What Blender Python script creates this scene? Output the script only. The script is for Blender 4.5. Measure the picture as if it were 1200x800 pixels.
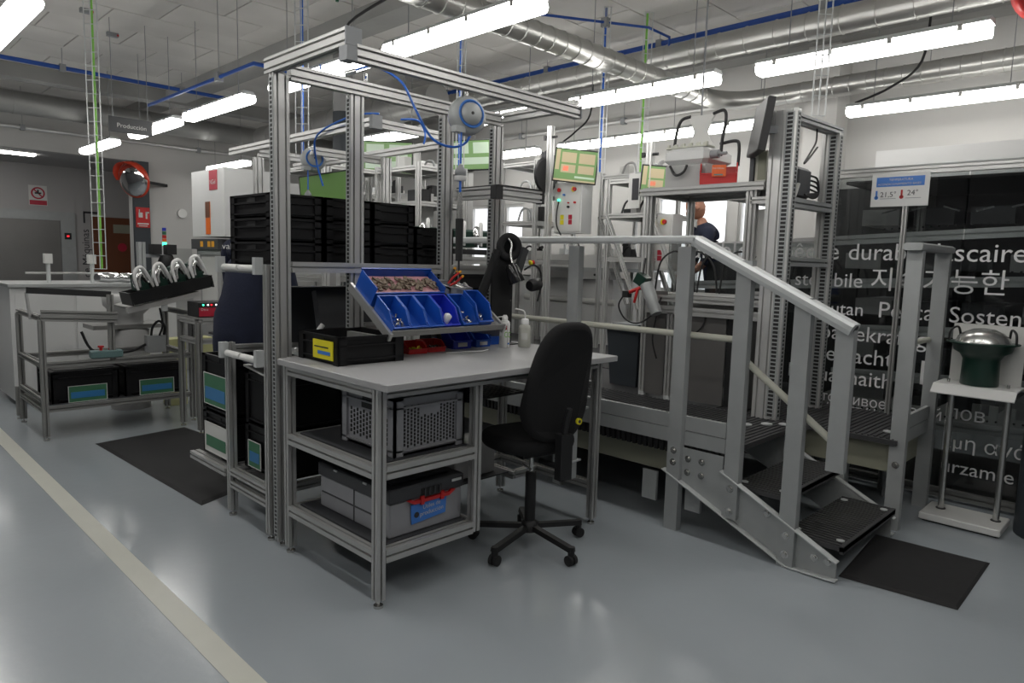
import bpy, bmesh, math, random
from mathutils import Vector, Matrix, Euler
random.seed(7)
for _o in list(bpy.data.objects): bpy.data.objects.remove(_o)
SC = bpy.context.scene
COL = SC.collection
PI = math.pi

# ---------------------------------------------------------------- camera
yaw, pitch, roll, FPX = 0.7785007, 0.1146128, 0.0275096, 813.68
fw = Vector((math.cos(pitch)*math.cos(yaw), math.cos(pitch)*math.sin(yaw), -math.sin(pitch)))
rt = fw.cross(Vector((0, 0, 1))).normalized(); up = rt.cross(fw)
r2 = rt*math.cos(roll)+up*math.sin(roll); u2 = -rt*math.sin(roll)+up*math.cos(roll)
cam = bpy.data.cameras.new('camera'); camo = bpy.data.objects.new('camera', cam); COL.objects.link(camo)
M3 = Matrix((r2, u2, -fw)).transposed()
camo.matrix_world = Matrix.Translation((0, 0, 1.55)) @ M3.to_4x4()
cam.sensor_width = 36; cam.lens = FPX/1200*36; cam.clip_start = .05; cam.clip_end = 100
SC.camera = camo
# ---------------------------------------------------------------- world, exposure
w = bpy.data.worlds.new('world'); SC.world = w; w.use_nodes = True
w.node_tree.nodes['Background'].inputs[0].default_value = (.6, .65, .7, 1)
w.node_tree.nodes['Background'].inputs[1].default_value = .02
SC.view_settings.view_transform = 'Standard'; SC.view_settings.look = 'None'
SC.view_settings.exposure = 0.0; SC.view_settings.gamma = 1; SC.view_settings.use_curve_mapping = False
LAMP = 12.3          # emission strength of every fluorescent diffuser

# ---------------------------------------------------------------- materials
MT = {}
def mat(name, col, rough=.5, metal=0, noise=0, scale=8, bump=0, bscale=60, emit=0, coat=0, alpha=None, trans=0, spec=None, stretch=None):
    m = bpy.data.materials.new(name); m.use_nodes = True; nt = m.node_tree; b = nt.nodes['Principled BSDF']
    c = (*col, 1)
    b.inputs['Base Color'].default_value = c; b.inputs['Roughness'].default_value = rough; b.inputs['Metallic'].default_value = metal
    if spec is not None: b.inputs['Specular IOR Level'].default_value = spec
    if coat: b.inputs['Coat Weight'].default_value = coat; b.inputs['Coat Roughness'].default_value = .08
    if trans: b.inputs['Transmission Weight'].default_value = trans
    tc = nt.nodes.new('ShaderNodeTexCoord'); mp = nt.nodes.new('ShaderNodeMapping'); nt.links.new(tc.outputs['Object'], mp.inputs[0])
    if stretch: mp.inputs['Scale'].default_value = stretch
    if noise:
        n = nt.nodes.new('ShaderNodeTexNoise'); n.inputs['Scale'].default_value = scale; n.inputs['Detail'].default_value = 5
        r = nt.nodes.new('ShaderNodeMix'); r.data_type = 'RGBA'
        r.inputs[6].default_value = (*[max(0, x*(1-noise)) for x in col], 1); r.inputs[7].default_value = (*[min(1, x*(1+noise)) for x in col], 1)
        nt.links.new(mp.outputs[0], n.inputs[0]); nt.links.new(n.outputs[0], r.inputs[0]); nt.links.new(r.outputs[2], b.inputs['Base Color'])
    if bump:
        n = nt.nodes.new('ShaderNodeTexNoise'); n.inputs['Scale'].default_value = bscale; n.inputs['Detail'].default_value = 3
        bp = nt.nodes.new('ShaderNodeBump'); bp.inputs['Strength'].default_value = bump; bp.inputs['Distance'].default_value = .01
        nt.links.new(mp.outputs[0], n.inputs[0]); nt.links.new(n.outputs[0], bp.inputs['Height']); nt.links.new(bp.outputs[0], b.inputs['Normal'])
    if emit:
        b.inputs['Emission Color'].default_value = c; b.inputs['Emission Strength'].default_value = emit
    MT[name] = m; return m
mat('alu', (.52, .52, .51), .36, .6, .06, 5)
mat('alu_light', (.62, .62, .61), .34, .5, .05, 5)
mat('alu_dark', (.30, .30, .29), .5, .5, .08, 5)
mat('galv', (.37, .385, .385), .5, .2, .12, 9, .05, 200)
mat('galv_light', (.58, .60, .60), .42, .25, .08, 9)
mat('steel', (.6, .6, .58), .25, .9)
mat('chrome', (.8, .8, .8), .08, 1)
mat('duct', (.55, .55, .53), .34, .85, .08, 6)
mat('duct_dark', (.33, .33, .32), .45, .5, .15, 3)
mat('cap', (.25, .26, .27), .6)
mat('black', (.012, .012, .013), .5, 0, .2, 20)
mat('crate_black', (.008, .008, .009), .45, 0, .2, 12, spec=.3)
mat('fabric_black', (.008, .008, .009), .95, 0, .3, 90, .3, 400)
mat('torch_black', (.012, .012, .013), .15)
mat('rubber', (.014, .014, .015), .8, 0, .25, 14, .2, 150)
mat('crate_grey', (.30, .305, .325), .5, 0, .08, 12)
mat('lid_grey', (.045, .047, .052), .5, 0, .1, 14)
mat('worktop', (.36, .36, .365), .38, 0, .05, 30)
mat('floor', (.325, .355, .38), .2, 0, .07, 1.3, .10, 16, coat=.1)
mat('stripe', (.56, .56, .50), .35, 0, .05, 8)
mat('wall', (.52, .515, .50), .85, 0, .03, 2)
mat('wall_dark', (.16, .16, .17), .85, 0, .05, 2)
mat('wall_dim', (.40, .39, .385), .85, 0, .05, 2)
mat('ceiling', (.60, .585, .56), .95, 0, .16, 1.3, .5, 8)
mat('concrete', (.30, .30, .29), .9, 0, .18, 2, .3, 15)
mat('pillar_dark', (.035, .042, .05), .5, 0, .05, 3)
mat('pillar_grey', (.30, .30, .30), .7, 0, .08, 3)
mat('white_paint', (.72, .72, .70), .4, 0, .03, 4)
mat('machine_white', (.62, .625, .62), .45, 0, .03, 3)
mat('machine_grey', (.36, .36, .355), .5, 0, .06, 3)
mat('panel_metal', (.17, .165, .16), .38, .5, .12, 2.5)
mat('cream', (.50, .50, .43), .5, 0, .06, 6)
mat('cream_dark', (.26, .26, .20), .6, 0, .08, 6)
mat('lift_steel', (.20, .195, .19), .35, .6, .12, 2)
mat('wood_door', (.135, .042, .014), .5, 0, .25, 3, stretch=(1, 1, .15))
mat('blue_bin', (.010, .08, .43), .35, 0, .1, 6)
mat('deep_blue', (.012, .03, .45), .35, 0, .1, 6)
mat('blue_pipe', (.012, .07, .33), .4)
mat('blue_hose', (.01, .12, .55), .4)
mat('blue_sign', (.05, .20, .62), .4)
mat('blue_card', (.04, .19, .42), .35)
mat('red', (.50, .015, .015), .4)
mat('crimson', (.42, .015, .04), .45)
mat('orange', (.75, .13, .02), .5)
mat('orange_red', (.55, .05, .02), .4)
mat('amber', (.5, .10, .01), .3, emit=.25)
mat('yellow', (.75, .66, .02), .5)
mat('yellow_orange', (.85, .40, .02), .5)
mat('pale_yellow', (.50, .50, .25), .6)
mat('green_dark', (.008, .035, .024), .35)
mat('green_card', (.05, .17, .09), .5, 0, .15, 25)
mat('lime', (.22, .55, .08), .5)
mat('pipe_green', (.02, .13, .07), .5)
mat('teal_grey', (.12, .20, .20), .5)
mat('paper', (.62, .62, .60), .7)
mat('white_plastic', (.75, .75, .74), .4)
mat('milky', (.52, .52, .47), .3, trans=.15)
mat('text_white', (.85, .85, .86), .6)
mat('text_dark', (.03, .03, .035), .6)
mat('navy', (.010, .014, .035), .9, 0, .3, 12, .3, 60)
mat('skin', (.42, .20, .13), .55, 0, .1, 10)
mat('hair', (.02, .015, .01), .8)
mat('pink', (.55, .28, .30), .6, 0, .3, 40)
mat('bronze_bits', (.16, .12, .085), .5, .2, .7, 60, .8, 80)
mat('smoke_glass', (.16, .17, .17), .12, .1)
mat('tube_light', (1, .98, .94), .4, emit=LAMP)
mat('daylight', (.95, .97, 1), .6, emit=.9)
mat('screen_green', (.16, .30, .10), .3, emit=.25)
mat('screen_lime', (.10, .20, .05), .3, emit=.2)
mat('screen_tan', (.55, .46, .28), .3, emit=.14)
mat('screen_pale', (.5, .62, .48), .3, emit=.2)
mat('screen_red', (.8, .2, .12), .3, emit=.6)
mat('led_green', (.05, .9, .4), .3, emit=4)
mat('led_red', (.9, .02, .03), .3, emit=2)
mat('led_white', (.9, .9, .9), .3, emit=2)
mat('tread', (.055, .055, .058), .5, .2, .2, 18)
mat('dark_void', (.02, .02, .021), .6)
mat('rail_behind', (.7, .7, .7), .45, .2, .1, 5)
def glassmat(name, col, a):
    m = bpy.data.materials.new(name); m.use_nodes = True; nt = m.node_tree
    for n in list(nt.nodes): nt.nodes.remove(n)
    o = nt.nodes.new('ShaderNodeOutputMaterial'); t = nt.nodes.new('ShaderNodeBsdfTransparent'); g = nt.nodes.new('ShaderNodeBsdfGlossy')
    mx = nt.nodes.new('ShaderNodeMixShader'); t.inputs[0].default_value = (*col, 1); g.inputs[1].default_value = .03
    mx.inputs[0].default_value = a
    nt.links.new(t.outputs[0], mx.inputs[1]); nt.links.new(g.outputs[0], mx.inputs[2]); nt.links.new(mx.outputs[0], o.inputs[0]); MT[name] = m
glassmat('glass', (.72, .74, .74), .05)
glassmat('glass_clear', (.9, .92, .92), .06)

# ---------------------------------------------------------------- mesh builder
class MB:
    """collects world-space shapes; o = origin that build() makes the object's own zero"""
    def __init__(s, o=(0, 0, 0)): s.o = Vector(o); s.v = []; s.f = []; s.m = []; s.sm = []; s.X = None; s.mi = 0
    def add(s, vs, fs, smooth=False):
        n = len(s.v)
        for p in vs:
            p = Vector(p)
            if s.X: p = s.X @ p
            s.v.append(p-s.o)
        for f in fs: s.f.append([n+i for i in f]); s.m.append(s.mi); s.sm.append(smooth)
        return s
    def box(s, x0, x1, y0, y1, z0, z1):
        return s.add([(x0, y0, z0), (x1, y0, z0), (x1, y1, z0), (x0, y1, z0), (x0, y0, z1), (x1, y0, z1), (x1, y1, z1), (x0, y1, z1)],
                     [(0, 3, 2, 1), (4, 5, 6, 7), (0, 1, 5, 4), (1, 2, 6, 5), (2, 3, 7, 6), (3, 0, 4, 7)])
    def cb(s, c, d, R=None):
        c = Vector(c); a, b, e = d[0]/2, d[1]/2, d[2]/2; vs = []
        for p in [(-a, -b, -e), (a, -b, -e), (a, b, -e), (-a, b, -e), (-a, -b, e), (a, -b, e), (a, b, e), (-a, b, e)]:
            p = Vector(p); vs.append(c+(R @ p if R else p))
        return s.add(vs, [(0, 3, 2, 1), (4, 5, 6, 7), (0, 1, 5, 4), (1, 2, 6, 5), (2, 3, 7, 6), (3, 0, 4, 7)])
    def rbox(s, x0, x1, y0, y1, z0, z1, b=.004):   # box with chamfered vertical and top/bottom edges
        def ring(i, z): return [(x0+i+b, y0+i, z), (x1-i-b, y0+i, z), (x1-i, y0+i+b, z), (x1-i, y1-i-b, z), (x1-i-b, y1-i, z), (x0+i+b, y1-i, z), (x0+i, y1-i-b, z), (x0+i, y0+i+b, z)]
        vs = ring(b, z0)+ring(0, z0+b)+ring(0, z1-b)+ring(b, z1); fs = [tuple(range(7, -1, -1)), tuple(range(24, 32))]
        for k in range(3):
            for i in range(8): j = (i+1) % 8; fs.append((k*8+i, k*8+j, k*8+8+j, k*8+8+i))
        return s.add(vs, fs)
    def frame(s, p0, p1, upv=None):
        p0 = Vector(p0); p1 = Vector(p1); d = (p1-p0).normalized()
        a = Vector(upv) if upv else (Vector((0, 0, 1)) if abs(d.z) < .9 else Vector((0, 1, 0)))
        v = d.cross(a).normalized(); u = v.cross(d).normalized(); return p0, p1, u, v
    def prism(s, poly, p0, p1, upv=None):          # poly in (v,u) coordinates swept p0->p1
        p0, p1, u, v = s.frame(p0, p1, upv); n = len(poly)
        vs = [p0+v*a+u*b for a, b in poly]+[p1+v*a+u*b for a, b in poly]
        fs = [tuple(range(n)), tuple(range(2*n-1, n-1, -1))]+[(i, i+n, (i+1) % n+n, (i+1) % n) for i in range(n)]
        return s.add(vs, fs)
    def prof(s, p0, p1, w=.045, h=.045, nw=1, nh=1, upv=None, sl=.0105, dp=.017):   # T-slot aluminium extrusion
        def side(L, n):
            out = []
            for k in range(n):
                c = -L/2+(k+.5)*L/n; out += [(c-sl/2, 0), (c-sl/2, dp), (c+sl/2, dp), (c+sl/2, 0)]
            return out
        P = []
        P.append((-w/2, -h/2)); P += [(t, -h/2+d) for t, d in side(w, nw)]
        P.append((w/2, -h/2)); P += [(w/2-d, t) for t, d in side(h, nh)]
        P.append((w/2, h/2)); P += [(-t, h/2-d) for t, d in side(w, nw)]
        P.append((-w/2, h/2)); P += [(-w/2+d, -t) for t, d in side(h, nh)]
        return s.prism(P, p0, p1, upv)
    def bar(s, p0, p1, w, h, upv=None):
        return s.prism([(-w/2, -h/2), (w/2, -h/2), (w/2, h/2), (-w/2, h/2)], p0, p1, upv)
    def cyl(s, p0, p1, r, r1=None, n=14, caps=True):
        r1 = r if r1 is None else r1; p0, p1, u, v = s.frame(p0, p1)
        vs = [p0+(v*math.cos(2*PI*i/n)+u*math.sin(2*PI*i/n))*r for i in range(n)]+[p1+(v*math.cos(2*PI*i/n)+u*math.sin(2*PI*i/n))*r1 for i in range(n)]
        s.add(vs, [(i, i+n, (i+1) % n+n, (i+1) % n) for i in range(n)], True)
        if caps: s.add(vs, [tuple(range(n)), tuple(range(2*n-1, n-1, -1))])
        return s
    def tube(s, pts, r, n=8, smooth_path=True):
        pts = [Vector(p) for p in pts]
        if smooth_path and len(pts) > 2:
            q = []
            for i in range(len(pts)-1):
                a = pts[max(i-1, 0)]; b = pts[i]; c = pts[i+1]; d = pts[min(i+2, len(pts)-1)]
                for k in range(6):
                    t = k/6; q.append(.5*((2*b)+(c-a)*t+(2*a-5*b+4*c-d)*t*t+(3*b-a-3*c+d)*t**3))
            if isinstance(r, list): m_ = len(r)-1; r = [r[min(int(j/6), m_)]+(r[min(int(j/6)+1, m_)]-r[min(int(j/6), m_)])*(j/6-int(j/6)) for j in range(len(q))]+[r[-1]]
            pts = q+[pts[-1]]
        vs = []; u = None
        for i, p in enumerate(pts):
            d = (pts[min(i+1, len(pts)-1)]-pts[max(i-1, 0)]).normalized()
            if u is None: u = d.orthogonal().normalized()
            u = (u-d*u.dot(d)); u = u.normalized() if u.length > 1e-6 else d.orthogonal().normalized()
            v = d.cross(u); rr = r[i] if isinstance(r, list) else r
            vs += [p+(u*math.cos(2*PI*k/n)+v*math.sin(2*PI*k/n))*rr for k in range(n)]
        fs = []
        for i in range(len(pts)-1):
            for k in range(n): a = i*n+k; b = i*n+(k+1) % n; fs.append((a, b, b+n, a+n))
        s.add(vs, fs, True); m = len(vs)
        return s.add(vs, [tuple(range(n-1, -1, -1)), tuple(range(m-n, m))])
    def lathe(s, c, prof, n=24, axis=(0, 0, 1), smooth=True):     # prof = [(r, h)...]
        c = Vector(c); ax = Vector(axis).normalized(); u = ax.orthogonal().normalized(); v = ax.cross(u)
        vs = []
        for r, h in prof: vs += [c+ax*h+(u*math.cos(2*PI*k/n)+v*math.sin(2*PI*k/n))*r for k in range(n)]
        fs = []
        for i in range(len(prof)-1):
            for k in range(n): a = i*n+k; b = i*n+(k+1) % n; fs.append((a, b, b+n, a+n))
        s.add(vs, fs, smooth); m = len(vs)
        if prof[0][0] > 1e-4: s.add(vs, [tuple(range(n-1, -1, -1))])
        if prof[-1][0] > 1e-4: s.add(vs, [tuple(range(m-n, m))])
        return s
    def slab(s, outline, axis_o, ax, ay, az, t, rnd=.02, rings=3):   # cushion: outline in (ax,ay), thickness along az, rounded rims
        O = Vector(axis_o); ax = Vector(ax); ay = Vector(ay); az = Vector(az); n = len(outline)
        cx = sum(p[0] for p in outline)/n; cy = sum(p[1] for p in outline)/n
        lev = []
        for k in range(rings+1):
            a = PI/2*k/rings; lev.append((rnd*(1-math.sin(a)), rnd*(1-math.cos(a))))
        seq = [(i, z) for i, z in lev]+[(i, t-z) for i, z in reversed(lev)]
        vs = []
        for ins, z in seq:
            for x, y in outline:
                dx, dy = x-cx, y-cy; L = math.hypot(dx, dy); f = (L-ins)/L
                vs.append(O+ax*(cx+dx*f)+ay*(cy+dy*f)+az*z)
        fs = []; q = len(seq)
        for i in range(q-1):
            for k in range(n): a = i*n+k; b = i*n+(k+1) % n; fs.append((a, b, b+n, a+n))
        s.add(vs, fs, True); return s.add(vs, [tuple(range(n-1, -1, -1)), tuple(range((q-1)*n, q*n))])
    def mesh(s, name, mats):
        me = bpy.data.meshes.new(name); me.from_pydata([tuple(v) for v in s.v], [], s.f)
        for m in (mats if isinstance(mats, (list, tuple)) else [mats]): me.materials.append(MT[m])
        me.polygons.foreach_set('material_index', s.m); me.polygons.foreach_set('use_smooth', s.sm)
        bm = bmesh.new(); bm.from_mesh(me); bmesh.ops.recalc_face_normals(bm, faces=bm.faces); bm.to_mesh(me); bm.free(); me.update()
        return me
    def build(s, name, mats, parent=None, label=None, kind=None):
        o = bpy.data.objects.new(name, s.mesh(name, mats)); COL.objects.link(o)
        if parent is not None: o.parent = parent
        if label: o['label'] = label
        if kind: o['kind'] = kind
        return o
def single(mb, name, mats, label, cat, group=None, kind=None):   # a thing that is one mesh: its origin goes to its base
    xs = [v.x for v in mb.v]; ys = [v.y for v in mb.v]; zs = [v.z for v in mb.v]
    c = Vector(((min(xs)+max(xs))/2, (min(ys)+max(ys))/2, min(zs))); mb.v = [v-c for v in mb.v]
    o = mb.build(name, mats); o.location = c+mb.o; tag(o, label, cat, group, kind); return o
def tag(o, label=None, cat=None, group=None, kind=None):
    if label: o['label'] = label
    if cat: o['category'] = cat
    if group: o['group'] = group
    if kind: o['kind'] = kind
def thing(name, label, cat, loc=(0, 0, 0), rot=(0, 0, 0), group=None):
    o = bpy.data.objects.new(name, None); COL.objects.link(o); o.empty_display_size = .1
    o.location = loc; o.rotation_euler = rot; tag(o, label, cat, group); return o
def copy_tree(o, parent=None):
    c = o.copy(); COL.objects.link(c); c.parent = parent
    for ch in list(o.children): copy_tree(ch, c)
    return c
def dup(o, loc, rot=None, label=None, group=None):
    c = copy_tree(o); c.location = loc
    if rot: c.rotation_euler = rot
    tag(c, label, None, group); return c
def struct(mb, name, mats, parent=None):
    o = mb.build(name, mats, parent)
    if parent is None: o['kind'] = 'structure'
    return o
def text(body, o, xdir, ydir, width, mt, parent=None, name='lettering', height=None, align='L', thick=.0015):
    """flat lettering; left end of the baseline at o (o relative to parent), fitted to the given width"""
    cu = bpy.data.curves.new(name, 'FONT'); cu.body = body; cu.extrude = 0; cu.resolution_u = 3
    t = bpy.data.objects.new(name, cu); COL.objects.link(t)
    dg = bpy.context.evaluated_depsgraph_get(); me = bpy.data.meshes.new_from_object(t.evaluated_get(dg)); bpy.data.objects.remove(t)
    if not me.vertices: return None
    x0 = min(v.co.x for v in me.vertices); x1 = max(v.co.x for v in me.vertices)
    k = (width/(x1-x0)) if width else height/.7; ky = k if not (width and height) else height/.7
    X = Vector(xdir).normalized(); Y = Vector(ydir).normalized(); Z = X.cross(Y)
    for v in me.vertices: v.co = X*(v.co.x-x0)*k+Y*v.co.y*ky+Z*(v.co.z+thick)
    me.materials.clear(); me.materials.append(MT[mt]); me.name = name
    ob = bpy.data.objects.new(name, me); COL.objects.link(ob); ob.location = o
    if parent is not None: ob.parent = parent
    return ob
def rel(p, o): return Vector(p)-Vector(o)
def foot(mb, x, y, z1, r=.022, z0=0):
    mb.cyl((x, y, z0), (x, y, z0+.012), r, n=12); mb.cyl((x, y, z0+.012), (x, y, z1), .007, n=8)
def slotstrip(o, p0, p1, nrm, width=.03, pitch=.025):   # perforated strip: two side rails + rungs over a dark back
    p0 = Vector(p0); p1 = Vector(p1); N = Vector(nrm); d = (p1-p0).normalized(); s = d.cross(N).normalized(); L = (p1-p0).length
    m = MB(o); m.mi = 1
    m.bar(p0+N*.0006, p1+N*.0006, width*.98, .001, upv=N) ; m.mi = 0
    e = width*.17
    for q in (-1, 1): m.bar(p0+s*q*(width/2-e/2)+N*.002, p1+s*q*(width/2-e/2)+N*.002, e, .003, upv=N)
    n = int(L/pitch)
    for i in range(n+1):
        c = p0+d*(L*i/n); m.cb(c+N*.002, (1, 1, 1), Matrix((d*pitch*.32, s*(width-2*e), N*.003)).transposed())
    return m

# ================================================================ ROOM SHELL
XW, YW, ZC = 8.3, 14.2, 4.15
X0, Y0 = -3.2, -3.0
struct(MB().box(X0, XW+.2, Y0, YW+3, -.1, 0), 'floor', 'floor')
fl = bpy.data.objects['floor']
m = MB().box(.985, 1.085, Y0+.2, 13.5, .0006, .002); m.build('painted_line', 'stripe', fl, 'cream painted walkway line')
struct(MB().box(X0-.15, X0, Y0, YW+3, 0, ZC), 'wall_left', 'wall_dark')
struct(MB().box(X0, XW+.2, Y0-.15, Y0, 0, ZC), 'wall_front', 'wall_dark')
# back wall with the lift lobby recess (opening x<4.3, z<3.2)
m = MB().box(X0, 4.3, YW, YW+.2, 3.2, ZC).box(4.3, XW+.2, YW, YW+.2, 0, ZC)
struct(m, 'wall_back', 'wall')
m = MB().box(X0, 5.4, 16.6, 16.8, 0, 3.3); struct(m, 'wall_lobby', 'wall_dim')
struct(MB().box(5.2, 5.4, YW+.2, 16.6, 0, 3.3), 'wall_lobby_side', 'wall_dim')
struct(MB().box(X0, 5.4, YW+.2, 16.6, 3.2, 3.3), 'ceiling_lobby', 'wall_dim')
# right wall with window openings
WIN = [(3.75, 4.25), (4.38, 4.85), (4.95, 5.45), (8.0, 8.45), (8.65, 9.3)]
m = MB().box(XW, XW+.2, Y0, 3.75, 0, ZC).box(XW, XW+.2, 9.3, YW, 0, ZC).box(XW, XW+.2, 3.75, 9.3, 2.5, ZC).box(XW, XW+.2, 3.75, 9.3, 0, 1.2)
e = [3.75]+[v for ab in WIN for v in ab]+[9.3]
for a, b in zip(e[0::2], e[1::2]):
    if b-a > .01: m.box(XW, XW+.2, a, b, 1.2, 2.5)
struct(m, 'wall_right', 'wall')
for i, (a, b) in enumerate(WIN):
    wn = MB().box(XW+.02, XW+.06, a, b, 1.2, 1.25).box(XW+.02, XW+.06, a, b, 2.45, 2.5).box(XW+.02, XW+.06, a, a+.04, 1.25, 2.45).box(XW+.02, XW+.06, b-.04, b, 1.25, 2.45)
    o = struct(wn, 'window_%d' % (i+1), 'alu'); MB().box(XW+.07, XW+.09, a+.04, b-.04, 1.25, 2.45).build('pane', 'daylight', o)
# wall pier beside the glass room
struct(MB().box(XW-.35, XW, 3.0, 3.35, 0, ZC), 'trim_1', 'wall')
# ceiling slab + formwork panels
ce = struct(MB().box(X0, XW+.2, Y0, YW+.2, ZC+.03, ZC+.25), 'ceiling', 'ceiling')
pan = MB().box(-.443, .443, -.343, .343, 0, .03).mesh('panel', 'ceiling')
k = 0
for i in range(12):
    for j in range(24):
        if i < 2 and j > 8: continue
        o = bpy.data.objects.new('panel', pan); COL.objects.link(o); o.parent = ce
        o.location = (X0+2.25+.9*(i)+(.45 if j % 2 else 0)-1.5, -2.2+.7*j, ZC+random.uniform(-.004, .004))
for i, x in enumerate((.35, 4.4, 8.0)):
    struct(MB().box(x-.16, x+.16, Y0, YW, ZC-.16, ZC), 'trim_%d' % (i+2), 'concrete')
struct(MB().box(X0, XW, 12.2, 12.5, ZC-.2, ZC), 'trim_5', 'concrete')
# pillars
def pillar(x, y, r, ztop, split, label, n=28):
    t = thing('pillar', label, 'pillar', (x, y, 0))
    MB((x, y, 0)).lathe((x, y, 0), [(r, 0), (r, split)], n).build('lower_shaft', 'pillar_dark', t, 'dark slate painted lower shaft')
    MB((x, y, 0)).lathe((x, y, 0), [(r-.004, split), (r-.004, ztop)], n).build('upper_shaft', 'pillar_grey', t)
    return t
pillar(5.14, .455, .225, 4.13, 2.6, 'dark round pillar at the right edge of the photo, past the white stand')
pillar(5.05, 8.2, .13, 4.13, 3.42, 'slim grey and dark round pillar rising behind the bench tower')
single(MB().box(4.3, 4.58, YW-.06, YW-.002, 0, 3.2), 'corner_cladding', 'pillar_dark', 'dark slate cladding on the lobby corner, below the convex mirror', 'cladding')
# lobby : lift, brown door, signs
L = 16.6
t = thing('lift', 'wide brushed steel lift doors in the lobby at the far left', 'lift', (2.6, L-.04, 0))
o_ = (2.6, L-.04, 0)
MB(o_).box(1.2, 3.92, L-.05, L-.001, 2.12, 2.3).box(3.66, 3.92, L-.05, L-.001, 0, 2.12).box(1.0, 1.2, L-.05, L-.001, 0, 2.3).build('door_frame', 'galv', t)
for a, b in ((1.2, 2.43), (2.43, 3.66)): MB(o_).box(a+.004, b-.004, L-.03, L-.001, 0, 2.12).build('door_leaf', 'lift_steel', t)
m = MB(o_).box(3.72, 3.84, L-.06, L-.05, 1.75, 1.88); cp = m.build('call_panel', 'black', t); MB(o_).box(3.76, 3.80, L-.064, L-.06, 1.80, 1.83).build('display', 'led_red', cp)
m = MB().box(4.22, 5.12, L-.05, L-.001, 0, 2.24); o = struct(m, 'door_1', 'wood_door')
MB().box(4.62, 4.95, L-.056, L-.05, 1.92, 2.1).build('notice', 'cream_dark', o); 
MB().lathe((4.78, L-.056, 1.62), [(.09, 0), (.09, .004)], 20, (0, -1, 0)).build('red_disc_sign', 'crimson', o, 'round red sign')
m = MB().box(4.08, 4.11, L-.012, L-.001, 2.1, 2.34).box(4.08, 4.4, L-.012, L-.001, 2.3, 2.34)
single(m, 'sign_bracket', 'text_dark', 'dark angular line mark on the lobby wall left of the brown door', 'wall mark')
tx = text('Sala de Máquinas', (4.17, L-.003, .62), (0, 0, 1), (-1, 0, 0), 1.35, 'text_dark', name='wall_lettering')
tag(tx, 'dark vertical lettering Sala de Maquinas beside the brown door', 'lettering')
def sign_plate(o, w, h, base, lab, cat, X=(1, 0, 0), Z=(0, 0, 1)): pass
t = thing('prohibition_sign', 'small square prohibition sign with red band on the lobby wall', 'sign', (3.3, L-.01, 2.4)); o_ = (3.3, L-.01, 2.4)
MB(o_).box(3.15, 3.46, L-.01, L-.001, 2.40, 2.79).build('plate', 'paper', t)
MB(o_).box(3.16, 3.45, L-.013, L-.01, 2.41, 2.5).build('red_band', 'crimson', t)
m = MB(o_); m.lathe((3.305, L-.011, 2.64), [(.118, 0), (.118, .003)], 24, (0, -1, 0)); m.build('red_ring', 'crimson', t)
m = MB(o_).lathe((3.305, L-.0145, 2.64), [(.09, 0), (.09, .002)], 24, (0, -1, 0)); m.build('ring_field', 'paper', t)
m = MB(o_).cb((3.305, L-.018, 2.64), (.2, .002, .024), Matrix.Rotation(.8, 3, 'Y')); m.build('red_bar', 'crimson', t)
m = MB(o_).cb((3.305, L-.020, 2.64), (.11, .002, .03)).cb((3.305, L-.020, 2.67), (.03, .002, .07)); m.build('symbol', 'text_dark', t)
t = thing('fire_sign', 'red fire alarm sign with white hand symbol on the dark cladding', 'sign', (4.44, YW-.07, 1.99)); o_ = (4.44, YW-.07, 1.99)
MB(o_).box(4.33, 4.57, YW-.075, YW-.063, 1.99, 2.36).build('plate', 'red', t)
m = MB(o_).cb((4.41, YW-.078, 2.22), (.07, .003, .09)).cb((4.39, YW-.078, 2.28), (.015, .003, .08)).cb((4.51, YW-.078, 2.22), (.03, .003, .13)).cb((4.53, YW-.078, 2.27), (.05, .003, .03)).cb((4.45, YW-.078, 2.06), (.19, .003, .025)).cb((4.45, YW-.078, 2.02), (.15, .003, .015))
m.build('symbol', 'paper', t)
t = thing('thermostat', 'small round white sensor on the far back wall', 'sensor', (5.0, YW-.03, 2.05))
MB((5.0, YW-.03, 2.05)).lathe((5.17, YW-.002, 2.30), [(.09, 0), (.085, .05)], 18, (0, -1, 0)).build('body', 'white_paint', t)
# convex mirror
mo = (4.15, 13.6, 2.80); t = thing('convex_mirror', 'round convex safety mirror with an orange-red hood', 'mirror', mo)
ax = Vector((-.85, -.50, -.22)).normalized()
MB(mo).lathe(mo, [(.29*math.cos(a), .10*math.sin(a)) for a in [PI/2*k/8 for k in range(8)]]+[(.001, .10)], 32, ax).build('mirror_dome', 'chrome', t)
MB(mo).lathe(Vector(mo)-ax*.02, [(.26, -.02), (.31, -.01), (.32, .01), (.29, .025)], 32, ax).build('rim', 'orange_red', t)
m = MB(mo); u = ax.orthogonal().normalized(); zz = Vector((0, 0, 1)); u = (zz-ax*zz.dot(ax)).normalized(); v = ax.cross(u); vs = []; N = 16
for i in range(N+1):
    a = -PI/2+PI*i/N; d = u*math.cos(a)+v*math.sin(a); b = Vector(mo)+d*.318
    vs += [b, b+ax*(.19*max(0.05, math.cos(a))**.5), b+d*.006, b+d*.006+ax*(.19*max(.05, math.cos(a))**.5)]
fs = []
for i in range(N): a = 4*i; fs += [(a, a+1, a+5, a+4), (a+2, a+6, a+7, a+3), (a+1, a+3, a+7, a+5)]
m.add(vs, fs, True).build('hood', 'orange_red', t)
MB(mo).bar(Vector(mo)-ax*.02, (4.9, YW-.03, 2.80), .04, .05).build('bracket', 'black', t)

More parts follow.
